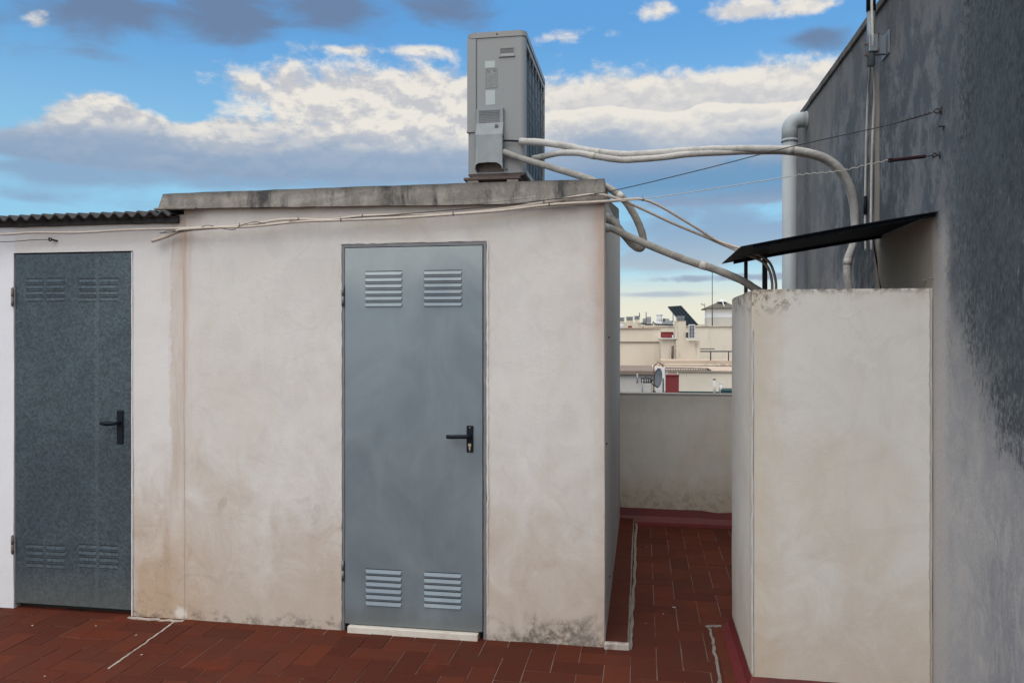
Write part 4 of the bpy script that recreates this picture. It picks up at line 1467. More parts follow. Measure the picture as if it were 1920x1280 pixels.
pa = [at(975, 265, Y=4.575), at(1010, 267, Y=4.55), at(1060, 274, Y=4.50), at(1110, 284, Y=4.47), at(1160, 289, Y=4.46), at(1200, 289.5, Y=4.46), at(1250, 286, Y=4.46), at(1320, 281, Y=4.46), at(1400, 279, Y=4.46), at(1460, 280, Y=4.46), at(1510, 285, Y=4.47), at(1550, 297, Y=4.49), at(1578, 320, Y=4.52), at(1595, 352, Y=4.56), at(1602, 385, Y=4.60), at(1603, 420, Y=4.62), at(1600, 455, Y=4.62), at(1590, 485, Y=4.62), at(1589, 515, Y=4.62), at(1594, 560, Y=4.62), at(1600, 700, Y=4.62)]
p1 = pipe_thing('upper pale insulated pipe from the air conditioner arching across to the grey wall', pa, 0.0205, 'pipe', (0.16, 0.47, 0.86))
bm = bmn()
tube(bm, [at(944, 264, Y=4.57), at(955, 264, Y=4.572), at(968, 264.5, Y=4.575), at(980, 265.5, Y=4.575)], 0.006, 8, 5)
obj('core_cable', bm, 'black', p1)
pb = [at(1000, 297, Y=4.70), at(1018, 294, Y=4.62), at(1045, 288, Y=4.52), at(1080, 287, Y=4.47), at(1115, 293, Y=4.45), at(1160, 299, Y=4.44), at(1200, 299, Y=4.44), at(1240, 296, Y=4.44), at(1300, 289, Y=4.445), at(1400, 284, Y=4.47), at(1460, 284, Y=4.485), at(1508, 289, Y=4.50), at(1545, 300, Y=4.52), at(1575, 325, Y=4.55), at(1592, 356, Y=4.60), at(1600, 400, Y=4.66), at(1600, 455, Y=4.66), at(1590, 520, Y=4.66), at(1598, 700, Y=4.66)]
pipe_thing('second pale insulated pipe slung just under the upper one across to the grey wall', pb, 0.018, 'pipe', (0.22, 0.6))
pc = [at(944, 285, Y=4.565), at(965, 293, Y=4.555), at(1000, 304, Y=4.50), at(1055, 320, Y=4.38), at(1105, 336, Y=4.22), at(1140, 352, Y=4.10), at(1168, 373, Y=4.08), at(1188, 400, Y=4.10), at(1202, 430, Y=4.12), at(1207, 455, Y=4.13), at(1200, 466, Y=4.13), at(1186, 458, Y=4.12), at(1168, 437, Y=4.11), at(1152, 419, Y=4.11)]
pc.append(Vector((SX - 0.02, 4.13, at(1138, 407, Y=4.13).z)))
pipe_thing('grey insulated pipe looping down over the slab corner and back into the shed side', pc, 0.019, 'pipegrey', (0.42,))
pd = [Vector((SX - 0.02, 4.06, at(1138, 425, Y=4.06).z)), at(1152, 430, Y=4.06), at(1190, 448, Y=4.05), at(1230, 466, Y=4.04), at(1290, 489, Y=4.02), at(1345, 507, Y=4.0), at(1385, 523, Y=4.0), at(1410, 538, Y=4.0), at(1428, 556, Y=4.0), at(1436, 620, Y=4.0)]
pipe_thing('grey insulated pipe running from the shed side down into the masonry shaft', pd, 0.019, 'pipegrey', (0.5,))
for i, (px, py, Y, dd) in enumerate(((1138, 406, 4.13, (0.9, 0, -0.45)), (1138, 426, 4.06, (0.92, 0, -0.3)))):
    c = Vector((SX, Y, at(px, py, Y=Y).z)); dv = Vector(dd).normalized()
    bm = bmn()
    tube(bm, [c - dv * 0.02, c + dv * 0.028], 0.0215, 14, raw=True)
    tag(obj('pipe_sleeve', bm, 'pvc'), ['upper white sleeve where the looping pipe enters the shed side', 'lower white sleeve where the pipe to the shaft leaves the shed side'][i], 'pipe sleeve', 'pipe sleeves in the shed side')

# black cable hanging behind the shaft
bm = bmn()
tube(bm, [at(1637, 445, Y=4.40), at(1641, 475, Y=4.38), at(1647, 510, Y=4.36), at(1652, 545, Y=4.30), at(1654, 600, Y=4.25)], 0.0045, 7, 6)
tag(obj('cable', bm, 'black'), 'black cable hanging under the canopy against the grey wall', 'cable')

# ------------------------------------------------------------------ drain pipe
py_ = 6.14
pxx = xat(1480.5, py_)
zc = at(1480, 226, Y=py_).z
dp = thing('drain_pipe', (pxx, py_, 0), 'thick grey white plastic drain pipe with elbow at the grey wall far end', 'pipe')
bm = bmn()
tube(bm, [(pxx, py_, -0.01), (pxx, py_, zc - 0.10)], 0.055, 24, raw=True)
obj('pipe', bm, 'pvc', dp)
bm = bmn()
r_ = 0.075
pts = [Vector((pxx, py_, zc - 0.16))] + [Vector((pxx + r_ - r_ * math.cos(R(a)), py_, zc - r_ + r_ * math.sin(R(a)))) for a in range(0, 91, 10)] + [Vector((WX + 0.02, py_, zc))]
tube(bm, pts, 0.058, 24, raw=True)
tube(bm, [(pxx, py_, zc - 0.165), (pxx, py_, zc - 0.145)], 0.062, 24, raw=True)
tube(bm, [(WX - 0.016, py_, zc), (WX + 0.005, py_, zc)], 0.064, 24, raw=True)
obj('elbow', bm, 'pvc', dp)

# ------------------------------------------------------------------ antenna mast on the wall
MY = at(1635, 80, X=WX - 0.07).y
mx = WX - 0.075
def mz(py): return at(1635, py, X=mx).z
ms = thing('antenna_mast', (mx, MY, mz(105)), 'galvanised mast with dark sleeve clamped to the top of the grey wall', 'mast')
bm = bmn()
tube(bm, [(mx, MY, mz(122)), (mx, MY, mz(18))], 0.020, 18, raw=True)
obj('pole', bm, 'mast', ms)
bm = bmn()
tube(bm, [(mx, MY, mz(19)), (mx, MY, mz(-60))], 0.0225, 18, raw=True)
obj('dark_sleeve', bm, 'canopy', ms)
bm = bmn()
box(bm, mx + 0.008, WX + 0.001, MY - 0.012, MY + 0.012, mz(102), mz(67), 0, 0.003)
box(bm, mx - 0.018, mx + 0.028, MY - 0.032, MY - 0.018, mz(98), mz(66), 0, 0.004)
box(bm, WX - 0.007, WX - 0.001, MY - 0.06, MY + 0.06, mz(106), mz(62), 0, 0.002)
obj('bracket', bm, 'mast', ms)
for z, s in ((mz(84), -1), (mz(104), -1), (mz(66), 1), (mz(94), 1)):
    bm = bmn()
    tube(bm, [(mx + s * 0.028, MY - 0.034, z), (mx + s * 0.028, MY - 0.018, z)], 0.0062, 6, raw=True)
    tube(bm, [(mx + s * 0.028 - 0.012, MY - 0.028, z), (mx + s * 0.028 + 0.004, MY - 0.028, z)], 0.0028, 6, raw=True)
    obj('bolt', bm, 'rust', ms)
def on_wall(px, py, off=0.014): return at(px, py, X=WX - off)
bm = bmn()
tube(bm, [(mx - 0.004, MY - 0.028, mz(-20)), (mx - 0.004, MY - 0.030, mz(20)), (mx - 0.002, MY - 0.040, mz(80)), on_wall(1637, 125, .05), on_wall(1640, 175, .02), on_wall(1638, 210), on_wall(1636, 260), on_wall(1634, 330), on_wall(1633, 420), on_wall(1634, 470)], 0.0062, 8, 8)
tag(obj('cable', bm, 'pipe'), 'right pale cable of the pair, running up the mast face', 'cable', 'antenna cables down the grey wall')
c6 = thing('cable', on_wall(1628, 130), 'left pale cable of the pair below the mast, with a black joint', 'cable', 'antenna cables down the grey wall')
bm = bmn()
tube(bm, [(mx - 0.006, MY, mz(116)), on_wall(1631, 140, .06), on_wall(1628, 170, .02), on_wall(1625, 240), on_wall(1623, 320), on_wall(1622, 420), on_wall(1623, 470)], 0.0058, 8, 8)
obj('sheath', bm, 'pipe', c6)
bm = bmn()
tube(bm, [on_wall(1622.5, 368), on_wall(1622.5, 402)], 0.0095, 10, raw=True)
obj('cable_joint', bm, 'black', c6)

for i, px in enumerate((1737, 1750)):
    p = at(px, 526 - 4 * i, X=WX)
    bm = bmn()
    tube(bm, [p + Vector((0.01, 0, 0)), p + Vector((-0.014, 0, 0))], 0.0028, 7, raw=True)
    tube(bm, [p + Vector((-0.012, 0, -0.004)), p + Vector((-0.015, 0, 0.004))], 0.004, 7, raw=True)
    tag(obj('wall_screw', bm, 'mortar'), ['left small screw above the rim of the masonry shaft', 'right small screw above the rim of the masonry shaft'][i], 'screw', 'screws above the shaft')
bm = bmn()
bmesh.ops.create_icosphere(bm, subdivisions=2, radius=0.06, matrix=Matrix.Translation((1.12, 4.42, 1.79)) @ Matrix.Diagonal((1.3, 1, 0.6, 1)))
roughen(bm, 0.006, 14, 0.5)
tag(obj('mortar_lump', bm, 'mortar'), 'rough grey mortar lump showing above the rear rim of the shaft', 'mortar')

# ------------------------------------------------------------------ neighbouring roofs
def fac(name, col, dirt=(0.22, 0.17, 0.13), amt=0.35):
    m, g, b = mat(name)
    x, y, z = g.pos()
    st = g.noise(g.vec(x * 2.0, y * 2.0, z * 0.35), 1.6, 6, 0.7)
    n = g.noise(g.vec(x, y, z), 1.5, 6, 0.7)
    c = g.scale(col, 0.88 + n * 0.24)
    c = g.mix(g.ss(0.50, 0.70, st) * amt, c, dirt)
    g.put(b.inputs['Base Color'], c)
    b.inputs['Roughness'].default_value = 0.9
    return m


M['cream'] = fac('cream_facade', (0.62, 0.55, 0.455), (0.45, 0.36, 0.27), 0.3)
M['cream2'] = fac('pale_cream_facade', (0.64, 0.59, 0.50), (0.45, 0.38, 0.30), 0.3)
M['greywall'] = fac('grey_white_facade', (0.44, 0.43, 0.41), (0.30, 0.28, 0.26), 0.3)
M['stained'] = fac('stained_cream_render', (0.55, 0.50, 0.42), (0.16, 0.12, 0.10), 0.75)
M['peach'] = fac('peach_ledge', (0.44, 0.355, 0.285), (0.3, 0.22, 0.17), 0.3)
M['brown'] = fac('brown_ledge', (0.19, 0.145, 0.12), (0.1, 0.07, 0.06), 0.4)
M['white'] = fac('white_facade', (0.66, 0.68, 0.72), (0.45, 0.44, 0.43), 0.2)
M['redbrick'] = fac('dull_red_paint', (0.19, 0.030, 0.033), (0.17, 0.03, 0.03), 0.5)
M['roofdark'] = fac('dark_hip_roof', (0.10, 0.095, 0.08), (0.05, 0.05, 0.045), 0.5)
M['green'] = fac('dark_green_netting', (0.012, 0.05, 0.055), (0.008, 0.02, 0.025), 0.5)
M['panel'] = simple('solar_panel_glass', (0.008, 0.016, 0.024), 0.75, 0, 0.15, 2, spec=0.05)
M['farmetal'] = simple('far_grey_metal', (0.25, 0.27, 0.29), 0.6, 0.2, 0.15, 6)
M['fartank'] = simple('far_white_tank', (0.50, 0.53, 0.55), 0.5, 0, 0.12, 4)
M['fardark'] = simple('far_dark_metal', (0.03, 0.034, 0.042), 0.6, 0.1, 0.15, 6)
M['dish'] = simple('grey_dish_paint', (0.26, 0.29, 0.32), 0.5, 0.1, 0.12, 6)
M['dishwhite'] = simple('white_dish_board', (0.62, 0.64, 0.66), 0.6, 0, 0.12, 3)


def pbox(bm, x0, x1, yt, yb, Y, dep, mi=0, bev=0.0, zbot=None):
    a, b = at(x0, yt, Y=Y), at(x1, yt, Y=Y)
    zb = at((x0 + x1) / 2, yb, Y=Y).z if zbot is None else zbot
    zt = at((x0 + x1) / 2, yt, Y=Y).z
    box(bm, a.x, b.x, Y, Y + dep, zb, zt, mi, bev)


def pthing(name, px, py, Y, label, cat, group=None): return thing(name, at(px, py, Y=Y), label, cat, group)


def tubep(bm, pts, r, seg=6): tube(bm, [at(x, y, Y=Y) for x, y, Y in pts], r, seg, raw=True)


# nearest neighbour: white terrace wall, red chimney, dish, ladder
A = pthing('apartment_building', 1320, 740, 16, 'nearest neighbouring terrace behind the parapet, cream wall topped by a peach ledge', 'building')
bm = bmn(); pbox(bm, 1222, 1500, 697.5, 0, 18.0, 3.0, zbot=-13); obj('wall', bm, 'cream2', A)
bm = bmn(); pbox(bm, 1225, 1500, 694.8, 697.3, 17.95, 3.1); obj('ledge', bm, 'peach', A)
bm = bmn(); pbox(bm, 1000, 1221.5, 701.5, 0, 17.9, 3.0, zbot=-13); obj('wall', bm, 'greywall', A)['label'] = 'grey white lower wall'
bm = bmn(); pbox(bm, 1000, 1228, 694.5, 701.3, 17.8, 3.1); obj('ledge', bm, 'brown', A)['label'] = 'brown ledge'
bm = bmn(); pbox(bm, 1224, 1500, 734.5, 760, 15.5, 0.05)
tag(obj('safety_netting', bm, 'green'), 'dark green netting strip just above the top of the grey parapet', 'netting')
# red chimney with two little posts
C = pthing('red_chimney', 1260, 740, 14.5, 'square dull red chimney with two thin pegs beside the satellite dish', 'chimney')
bm = bmn(); pbox(bm, 1248.5, 1273, 703.5, 0, 14.5, 0.26, zbot=-3.0); obj('stack', bm, 'redbrick', C)
bm = bmn(); pbox(bm, 1248, 1273.6, 702.8, 704.2, 14.48, 0.30); obj('cap', bm, 'redbrick', C)
for px in (1251, 1270.5):
    bm = bmn(); tubep(bm, [(px, 703, 14.6), (px, 697.5, 14.6)], 0.010); obj('peg', bm, 'fartank', C)
# dish
D_ = pthing('satellite_dish', 1236, 725, 14.8, 'grey satellite dish seen almost edge on before a white board', 'satellite dish')
bm = bmn()
c0 = at(1238, 709, Y=14.6)
ax_ = Vector((-0.90, -0.42, 0.12)).normalized()
uu = ax_.cross(Vector((0, 0, 1))).normalized(); vv = uu.cross(ax_).normalized()
rg = []
for i in range(6):
    r0 = 0.185 * i / 5
    ringv = []
    for j in range(24):
        a = 2 * math.pi * j / 24
        ringv.append(bm.verts.new(c0 + uu * math.cos(a) * r0 * 0.92 + vv * math.sin(a) * r0 + ax_ * (0.045 * (r0 / 0.185) ** 2)))
    rg.append(ringv)
for i in range(1, 5):
    for j in range(24): bm.faces.new((rg[i][j], rg[i][(j + 1) % 24], rg[i + 1][(j + 1) % 24], rg[i + 1][j]))
bm.faces.new(rg[1])
for v in rg[0]: bm.verts.remove(v)
bmesh.ops.solidify(bm, geom=bm.faces[:], thickness=0.006)
obj('reflector', bm, 'dish', D_, True)
bm = bmn()
lnb = c0 + ax_ * 0.20 - vv * 0.05
tube(bm, [c0 - vv * 0.17 + ax_ * 0.03, c0 - vv * 0.14 + ax_ * 0.12, lnb], 0.008, 6)
tube(bm, [lnb, lnb - ax_ * 0.05], 0.02, 8, raw=True)
obj('feed_arm', bm, 'fardark', D_)
bm = bmn(); tube(bm, [c0 - ax_ * 0.02, c0 - ax_ * 0.06, c0 - ax_ * 0.06 - Vector((0, 0, 0.5))], 0.014, 6, raw=True); obj('mount', bm, 'farmetal', D_)
bm = bmn(); pbox(bm, 1229.5, 1246.5, 688, 739, 15.2, 0.03)
tag(obj('white_board', bm, 'dishwhite'), 'weathered white board standing behind the grey satellite dish', 'board')
bm = bmn(); tubep(bm, [(1226, 686, 15.3), (1234, 679, 15.3), (1243, 684, 15.3), (1243, 700, 15.3)], 0.012); tubep(bm, [(1226, 686, 15.3), (1226, 738, 15.3)], 0.012)
tag(obj('bent_bracket', bm, 'rust'), 'thin bent rusty bracket peaking over the white board', 'bracket')
# yagi antenna
Yg = pthing('roof_antenna', 1204, 738, 15.0, 'small boxy television antenna on a thin mast left of the dish', 'antenna')
bm = bmn(); tubep(bm, [(1204.5, 745, 15.0), (1204.5, 711, 15.0)], 0.014); obj('mast', bm, 'farmetal', Yg)
bm = bmn()
for dyk in (709, 716.5):
    tubep(bm, [(1202, dyk, 15.0), (1220, dyk, 15.0)], 0.013)
for px in (1203, 1207.5, 1212, 1216, 1220): tubep(bm, [(px, 707.5, 15.0), (px, 718, 15.0)], 0.011)
tubep(bm, [(1220, 713, 15.0), (1231, 712, 15.0)], 0.010)
tubep(bm, [(1206, 709, 15.0), (1212, 705, 15.05), (1218, 709, 15.0)], 0.009)
obj('elements', bm, 'fardark', Yg)
bm = bmn(); tubep(bm, [(1195, 700, 17.7), (1195, 718, 17.7)], 0.02)
tag(obj('wall_pipe', bm, 'farmetal'), 'short thin pipe on the grey white wall left of the antenna', 'pipe')
# ladder lying on the ledge
Ld = pthing('ladder', 1290, 693, 17.6, 'long metal ladder lying on its side along the neighbouring ledge', 'ladder')
bm = bmn()
tubep(bm, [(1246, 689.3, 17.6), (1326, 690.6, 17.6)], 0.012); tubep(bm, [(1246, 694, 17.6), (1334, 694, 17.6)], 0.012)
obj('rail', bm, 'rust', Ld)
for k in range(17):
    bm = bmn(); tubep(bm, [(1248 + k * 4.7, 689.4 + k * .07, 17.6), (1248 + k * 4.7, 694, 17.6)], 0.009); obj('rung', bm, 'farmetal', Ld)
bm = bmn(); prism(bm, [at(1326, 689.5, Y=17.6), at(1334, 693.5, Y=17.6), at(1326, 694, Y=17.6)], (0, 0.05, 0)); obj('ladder_foot', bm, 'fardark', Ld)
# vent pipes
for i, (px, yt) in enumerate(((1339.5, 711), (1351.5, 718))):
    V_ = pthing('vent_pipe', px, 736, 15.3, ['taller left one of two white vent pipes before the cream wall', 'shorter right one of two white vent pipes before the cream wall'][i], 'pipe', 'white vent pipes')
    bm = bmn(); tubep(bm, [(px, 745, 15.3), (px, yt, 15.3)], 0.024, 10); obj('pipe', bm, 'fartank', V_)
    bm = bmn(); tubep(bm, [(px, yt + 1, 15.3), (px, yt - 1, 15.3)], 0.028, 10); obj('cap', bm, 'rust' if i == 0 else 'fartank', V_)
bm = bmn(); pbox(bm, 1354, 1400, 731.5, 760, 15.0, 0.6)
tag(obj('green_tarpaulin', bm, 'green'), 'dark green covered box at the right end of the green netting', 'tarpaulin')

# middle distance: cream blocks
Bl = pthing('apartment_building', 1200, 700, 24, 'cream block at the left of the gap with a thin band across it', 'building')
bm = bmn(); pbox(bm, 900, 1238.5, 615.5, 0, 24, 6, zbot=-13); obj('wall', bm, 'cream', Bl)
bm = bmn(); pbox(bm, 900, 1238, 640.0, 641.4, 23.95, 0.04); obj('band', bm, 'brown', Bl)
bm = bmn(); pbox(bm, 900, 1239.3, 614.5, 616.0, 23.94, 6.1); obj('coping', bm, 'peach', Bl)
Br = pthing('apartment_building', 1340, 690, 27, 'wide cream block at the right of the gap behind the thin railing', 'building')
bm = bmn(); pbox(bm, 1211, 1520, 611.8, 0, 28, 6, zbot=-13); obj('wall', bm, 'cream2', Br)
bm = bmn(); pbox(bm, 1211, 1520, 610.6, 612.2, 27.94, 6.1); obj('coping', bm, 'stained', Br)
Bm = pthing('apartment_building', 1275, 690, 22, 'streaked projecting lift house between the cream blocks, carrying a vented chimney', 'building')
bm = bmn(); pbox(bm, 1239.2, 1267, 635.3, 0, 22.0, 4, zbot=-13); obj('wall', bm, 'stained', Bm)
bm = bmn(); pbox(bm, 1267.2, 1313, 638.0, 0, 21.9, 4, zbot=-13); obj('wall', bm, 'stained', Bm)
bm = bmn(); pbox(bm, 1238.6, 1267.5, 633.8, 635.2, 21.85, 4.1); obj('coping', bm, 'white', Bm)
bm = bmn(); pbox(bm, 1239, 1520, 676.2, 684, 20.5, 1.5); pbox(bm, 1230, 1520, 683.8, 0, 20.45, 1.6, zbot=-13); obj('ledge', bm, 'peach', Bm)
bm = bmn(); pbox(bm, 1236, 1520, 682.5, 685.5, 20.38, 0.06); obj('ledge_band', bm, 'stained', Bm)
bm = bmn(); tubep(bm, [(1345.5, 685, 20.3), (1345.5, 695, 20.3)], 0.02)
tag(obj('wall_pipe', bm, 'rust'), 'short rusty pipe stub under the railing on the peach ledge', 'pipe')
bm = bmn(); tubep(bm, [(1260.5, 679, 21.8), (1261.5, 648, 21.8)], 0.035)
tag(obj('drain_pipe', bm, 'rust'), 'thin rusty drain pipe down the streaked lift house', 'pipe')
Cm = pthing('vented_chimney', 1276, 638, 22, 'tall cream chimney with slatted cap in front of the solar panel', 'chimney')
bm = bmn(); pbox(bm, 1265.5, 1286, 601.5, 637.8, 22.0, 0.5); obj('stack', bm, 'stained', Cm)
bm = bmn()
for k in range(3): pbox(bm, 1268.5, 1283.5, 592.5 + k * 3.0, 594.0 + k * 3.0, 21.97, 0.45)
pbox(bm, 1270, 1282, 593, 601.4, 22.05, 0.32)
obj('slatted_cap', bm, 'farmetal', Cm)
Ra = pthing('water_tank', 1252, 635, 22.5, 'flat dark red tank on the lift house left of the chimney', 'tank')
bm = bmn(); pbox(bm, 1239.5, 1263.5, 623.5, 633.6, 22.3, 0.6, 0, 0.03); obj('tank_body', bm, 'redbrick', Ra)
bm = bmn(); pbox(bm, 1239.3, 1262.5, 622.0, 623.6, 22.28, 0.64, 0, 0.008); obj('lid', bm, 'redbrick', Ra)
bm = bmn(); tubep(bm, [(1262, 634, 22.2), (1262, 628, 22.2)], 0.03); obj('outlet', bm, 'fartank', Ra)
# AC unit
Fa = pthing('air_conditioner', 1297, 638, 21.9, 'tiny far away white air conditioner fixed right of the slatted chimney', 'air conditioner')
bm = bmn(); pbox(bm, 1291.5, 1303.5, 608.2, 635.5, 21.6, 0.28, 0, 0.01); obj('casing', bm, 'fartank', Fa)
bm = bmn()
for r_i in range(9):
    for c_i in range(2):
        pbox(bm, 1292.8 + c_i * 5.0, 1296.8 + c_i * 5.0, 610 + r_i * 2.6, 611.6 + r_i * 2.6, 21.59, 0.02)
obj('grille', bm, 'fardark', Fa)
bm = bmn(); pbox(bm, 1286.5, 1291, 623, 633, 21.85, 0.2); obj('bracket', bm, 'fardark', Fa)
# railing
Rl = pthing('railing', 1340, 676, 20.6, 'thin dark two bar railing on the peach ledge in front of the right cream block', 'railing')
bm = bmn()
tubep(bm, [(1313, 658.6, 20.6), (1520, 658.6, 20.6)], 0.016); tubep(bm, [(1313, 653.8, 20.8), (1340, 653.8, 20.8)], 0.012)
obj('handrail', bm, 'fardark', Rl)
for k, px in enumerate((1332.5, 1366, 1400, 1435, 1470)):
    bm = bmn(); tubep(bm, [(px, 658.6, 20.6), (px, 676.5, 20.6)], 0.016); obj('post', bm, 'fardark', Rl)
# solar panel
Sp_ = pthing('solar_panel', 1280, 610, 26, 'black tilted solar panel rising above the slatted chimney', 'solar panel')
bm = bmn()
q = [at(1252.5, 575.5, Y=24.5), at(1277, 573.8, Y=24.6), at(1308.5, 609, Y=23.9), at(1281, 610.5, Y=23.8)]
prism(bm, q, (0.01, 0.05, 0.02))
obj('panel', bm, 'panel', Sp_)
bm = bmn()
for t in (0.25, 0.5, 0.75):
    a_ = q[0].lerp(q[1], t) + Vector((0, -0.006, 0)); b_ = q[3].lerp(q[2], t) + Vector((0, -0.006, 0)); tube(bm, [a_, b_], 0.008, 5, raw=True)
for a_, b_ in ((q[0], q[1]), (q[1], q[2]), (q[2], q[3]), (q[3], q[0])): tube(bm, [a_, b_], 0.014, 5, raw=True)
obj('frame', bm, 'fardark', Sp_)
bm = bmn(); tube(bm, [q[0].lerp(q[3], .6), Vector((q[3].x, 24.2, 1.7))], 0.02, 5, raw=True); obj('support', bm, 'farmetal', Sp_)
# stair tower with hipped roof
T = pthing('stair_tower', 1348, 610, 32, 'white and grey stair tower with dark hipped roof and glass peak', 'tower')
bm = bmn(); pbox(bm, 1326.5, 1380, 576, 595, 32, 1.3); obj('wall', bm, 'white', T)
bm = bmn(); pbox(bm, 1326.3, 1380.2, 595.2, 612, 31.97, 1.36); obj('wall', bm, 'greywall', T)['label'] = 'grey lower wall'
bm = bmn()
e0, e1_ = at(1321, 577, Y=31.75), at(1385, 575, Y=31.75)
dd = 1.8
apx = at(1354, 563, Y=32.5); apx2 = apx
cor = [Vector((e0.x, 31.75, e0.z)), Vector((e1_.x, 31.75, e0.z)), Vector((e1_.x, 31.75 + dd, e0.z)), Vector((e0.x, 31.75 + dd, e0.z))]
vs = [bm.verts.new(c) for c in cor] + [bm.verts.new(c - Vector((0, 0, 0.05))) for c in cor]
top = bm.verts.new(apx)
for i in range(4):
    bm.faces.new((vs[i], vs[(i + 1) % 4], top)); bm.faces.new((vs[i], vs[i + 4], vs[(i + 1) % 4 + 4], vs[(i + 1) % 4]))
bm.faces.new(vs[4:][::-1])
obj('roof', bm, 'roofdark', T)
bm = bmn()
tp = [at(1346, 565.5, Y=32.1), at(1363, 565.5, Y=32.1)]
a_, b_ = tp
vs = [bm.verts.new(v) for v in (a_, b_, b_ + Vector((0, .7, 0)), a_ + Vector((0, .7, 0)))]
tpv = bm.verts.new((a_ + b_) / 2 + Vector((0, .35, 0.13)))
for i in range(4): bm.faces.new((vs[i], vs[(i + 1) % 4], tpv))
bm.faces.new(vs[::-1])
obj('glass_peak', bm, 'fartank', T)
bm = bmn(); tube(bm, [(a_ + b_) / 2 + Vector((0, -0.02, 0.02)), at(1358, 575, Y=31.74)], 0.025, 5, raw=True); obj('ridge', bm, 'fartank', T)
bm = bmn(); tubep(bm, [(1335.5, 577, 31.6), (1335.5, 508, 31.6)], 0.014); tubep(bm, [(1335.5, 577, 31.6), (1335.5, 612, 31.6)], 0.022)
tag(obj('antenna_mast', bm, 'fardark'), 'tall thin antenna mast rising beside the hipped stair tower', 'mast')
bm = bmn()
tubep(bm, [(1314, 569.5, 31.5), (1323, 572.5, 31.5)], 0.012); tubep(bm, [(1321, 568, 31.5), (1321, 577, 31.5)], 0.012)
for k in range(5): tubep(bm, [(1314.5 + k * 1.7, 568.5 + k * .6, 31.5), (1314.5 + k * 1.7, 571.5 + k * .6, 31.5)], 0.008)
tag(obj('roof_antenna', bm, 'farmetal'), 'faint comb shaped antenna left of the hipped stair tower', 'antenna')

# far roofline clutter
Rf = pthing('apartment_building', 1200, 612, 40, 'low pale far terrace carrying chimneys and tanks on the skyline', 'building')
bm = bmn(); pbox(bm, 800, 1205, 604.5, 0, 40, 6, zbot=-13); pbox(bm, 1205.3, 1600, 607.3, 0, 40.05, 6, zbot=-13); obj('wall', bm, 'stained', Rf)
def far_chimney(px, w_, yt, yb, label, Y=38):
    t = pthing('vented_chimney', px, yb, Y, label, 'chimney', 'far chimneys on the skyline')
    bm = bmn(); pbox(bm, px - w_ / 2, px + w_ / 2, yt + 7, yb, Y, 0.35); obj('stack', bm, 'stained', t)
    bm = bmn()
    for k in range(3): pbox(bm, px - w_ / 2 - 0.6, px + w_ / 2 + 0.6, yt + k * 2.4, yt + 1.1 + k * 2.4, Y - 0.02, 0.4)
    pbox(bm, px - w_ / 2 + 1, px + w_ / 2 - 1, yt + 0.8, yt + 7, Y + 0.03, 0.28)
    obj('slatted_cap', bm, 'farmetal', t)
far_chimney(1166, 9, 595, 612, 'leftmost far slatted chimney, cut by the shed corner')
far_chimney(1180.5, 13, 593.5, 614, 'widest far slatted chimney, second from the left', 37)
far_chimney(1194.5, 10, 592, 616, 'far slatted chimney nearest the rooftop tanks', 36)
bm = bmn(); pbox(bm, 1186, 1201, 605, 618, 35.5, 1.0); tag(obj('roof_hut', bm, 'stained'), 'small stained hut on the skyline below the far chimneys', 'hut')
for px0, px1, yt, yb, Y, m_, lab in ((1205, 1212, 596.5, 606, 37, 'farmetal', 'smaller grey box left of the pale pair on the skyline'), (1211.5, 1221, 593, 607, 38, 'greywall', 'taller pale box in the left pair on the skyline'), (1247, 1255, 596.5, 607, 36, 'greywall', 'pale box right of the white round tank on the skyline')):
    t = pthing('rooftop_box', px0, yb, Y, lab, 'ventilation box', 'ventilation boxes on the skyline')
    bm = bmn(); pbox(bm, px0, px1, yt, yb, Y, 0.5, 0, 0.02); obj('casing', bm, m_, t)
    bm = bmn(); pbox(bm, px0 + 1, px1 - 1, yt + 2, yb - 3, Y - 0.015, 0.02); obj('grille', bm, 'farmetal', t)
wt = pthing('water_tank', 1236, 607, 36, 'round white water tank on the skyline beside dark pipework', 'tank')
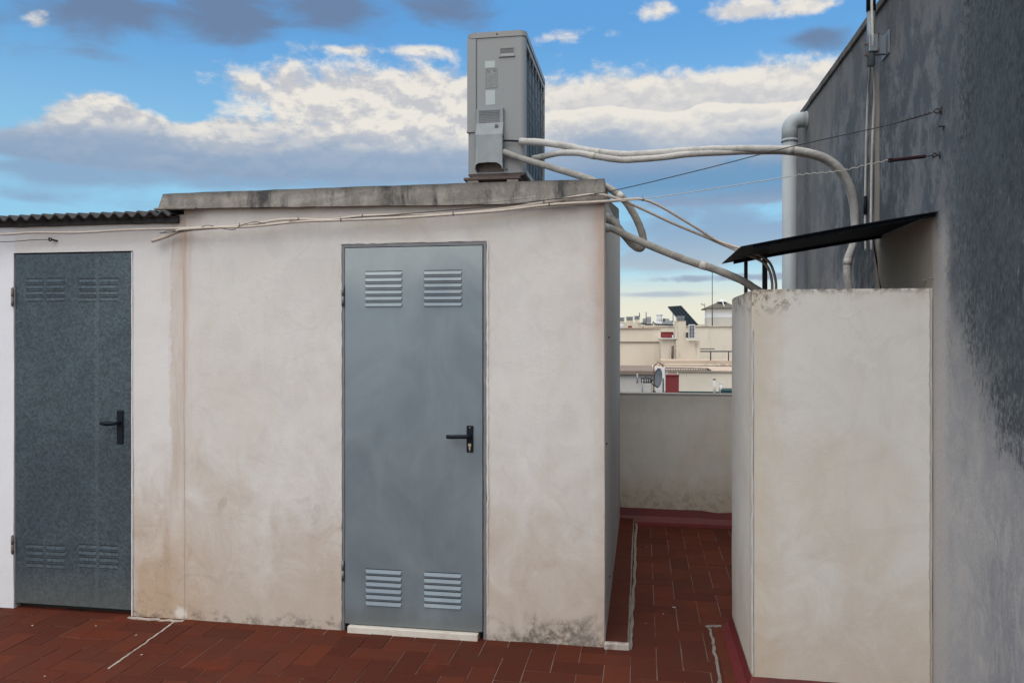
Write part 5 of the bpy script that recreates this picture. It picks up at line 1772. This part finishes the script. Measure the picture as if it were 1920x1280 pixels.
bm = bmn(); tubep(bm, [(1236.5, 606, 36), (1236.5, 590.5, 36)], 0.125, 14); obj('tank_body', bm, 'fartank', wt)
bm = bmn(); tubep(bm, [(1236.5, 591, 36), (1236.5, 589, 36)], 0.15, 14); obj('lid', bm, 'white', wt)
bm = bmn(); pbox(bm, 1226, 1242, 603, 608, 35.8, 0.3, 0, 0.02); tag(obj('tank_plinth', bm, 'white'), 'white plinth under the round tank on the skyline', 'plinth')
for a, b, yt, yb, lab in ((1242, 1262, 601, 608.5, 'long grey duct box beside the far tank'), (1243, 1247, 597, 603, 'tiny dark box standing next to the far tank')):
    bm = bmn(); pbox(bm, a, b, yt, yb, 35.4, 0.3, 0, 0.01); tag(obj('duct_box', bm, 'farmetal' if b > 1250 else 'fardark'), lab, 'duct')
bm = bmn(); tubep(bm, [(1202, 606, 35.3), (1215, 608.5, 35.3), (1224, 608, 35.3), (1224, 603, 35.3), (1229, 608, 35.3), (1262, 609.5, 35.3)], 0.035)
tag(obj('roof_pipework', bm, 'fardark'), 'dark bent pipework running along the far skyline', 'pipe')
for i, (px, yt, yb, lab) in enumerate(((1211.5, 585, 618, 'thin antenna pole in front of the far pale boxes'), (1199, 586, 594, 'thin short pole above the rightmost far chimney'), (1262, 588, 604, 'thin short pole left of the solar panel'))):
    bm = bmn(); tubep(bm, [(px, yt, 35), (px, yb, 35)], 0.018); tag(obj('antenna_pole', bm, 'fardark'), lab, 'pole', 'thin poles on the skyline')
for px0, px1, lab in ((1177.5, 1185, 'larger dark red tarpaulin lump before the far chimneys'), (1204, 1208, 'smaller dark red lump right of the skyline hut')):
    bm = bmn(); pbox(bm, px0, px1, 610.5 if px0 < 1200 else 613, 616, 34, 0.2, 0, 0.02); tag(obj('red_tarpaulin', bm, 'redbrick'), lab, 'tarpaulin')
bm = bmn(); pbox(bm, 1161, 1170, 608, 616, 33, 0.3, 0, 0.04); tag(obj('grey_tank', bm, 'fartank'), 'small pale tank at the left end of the skyline', 'tank')
print('objects', len(bpy.data.objects))
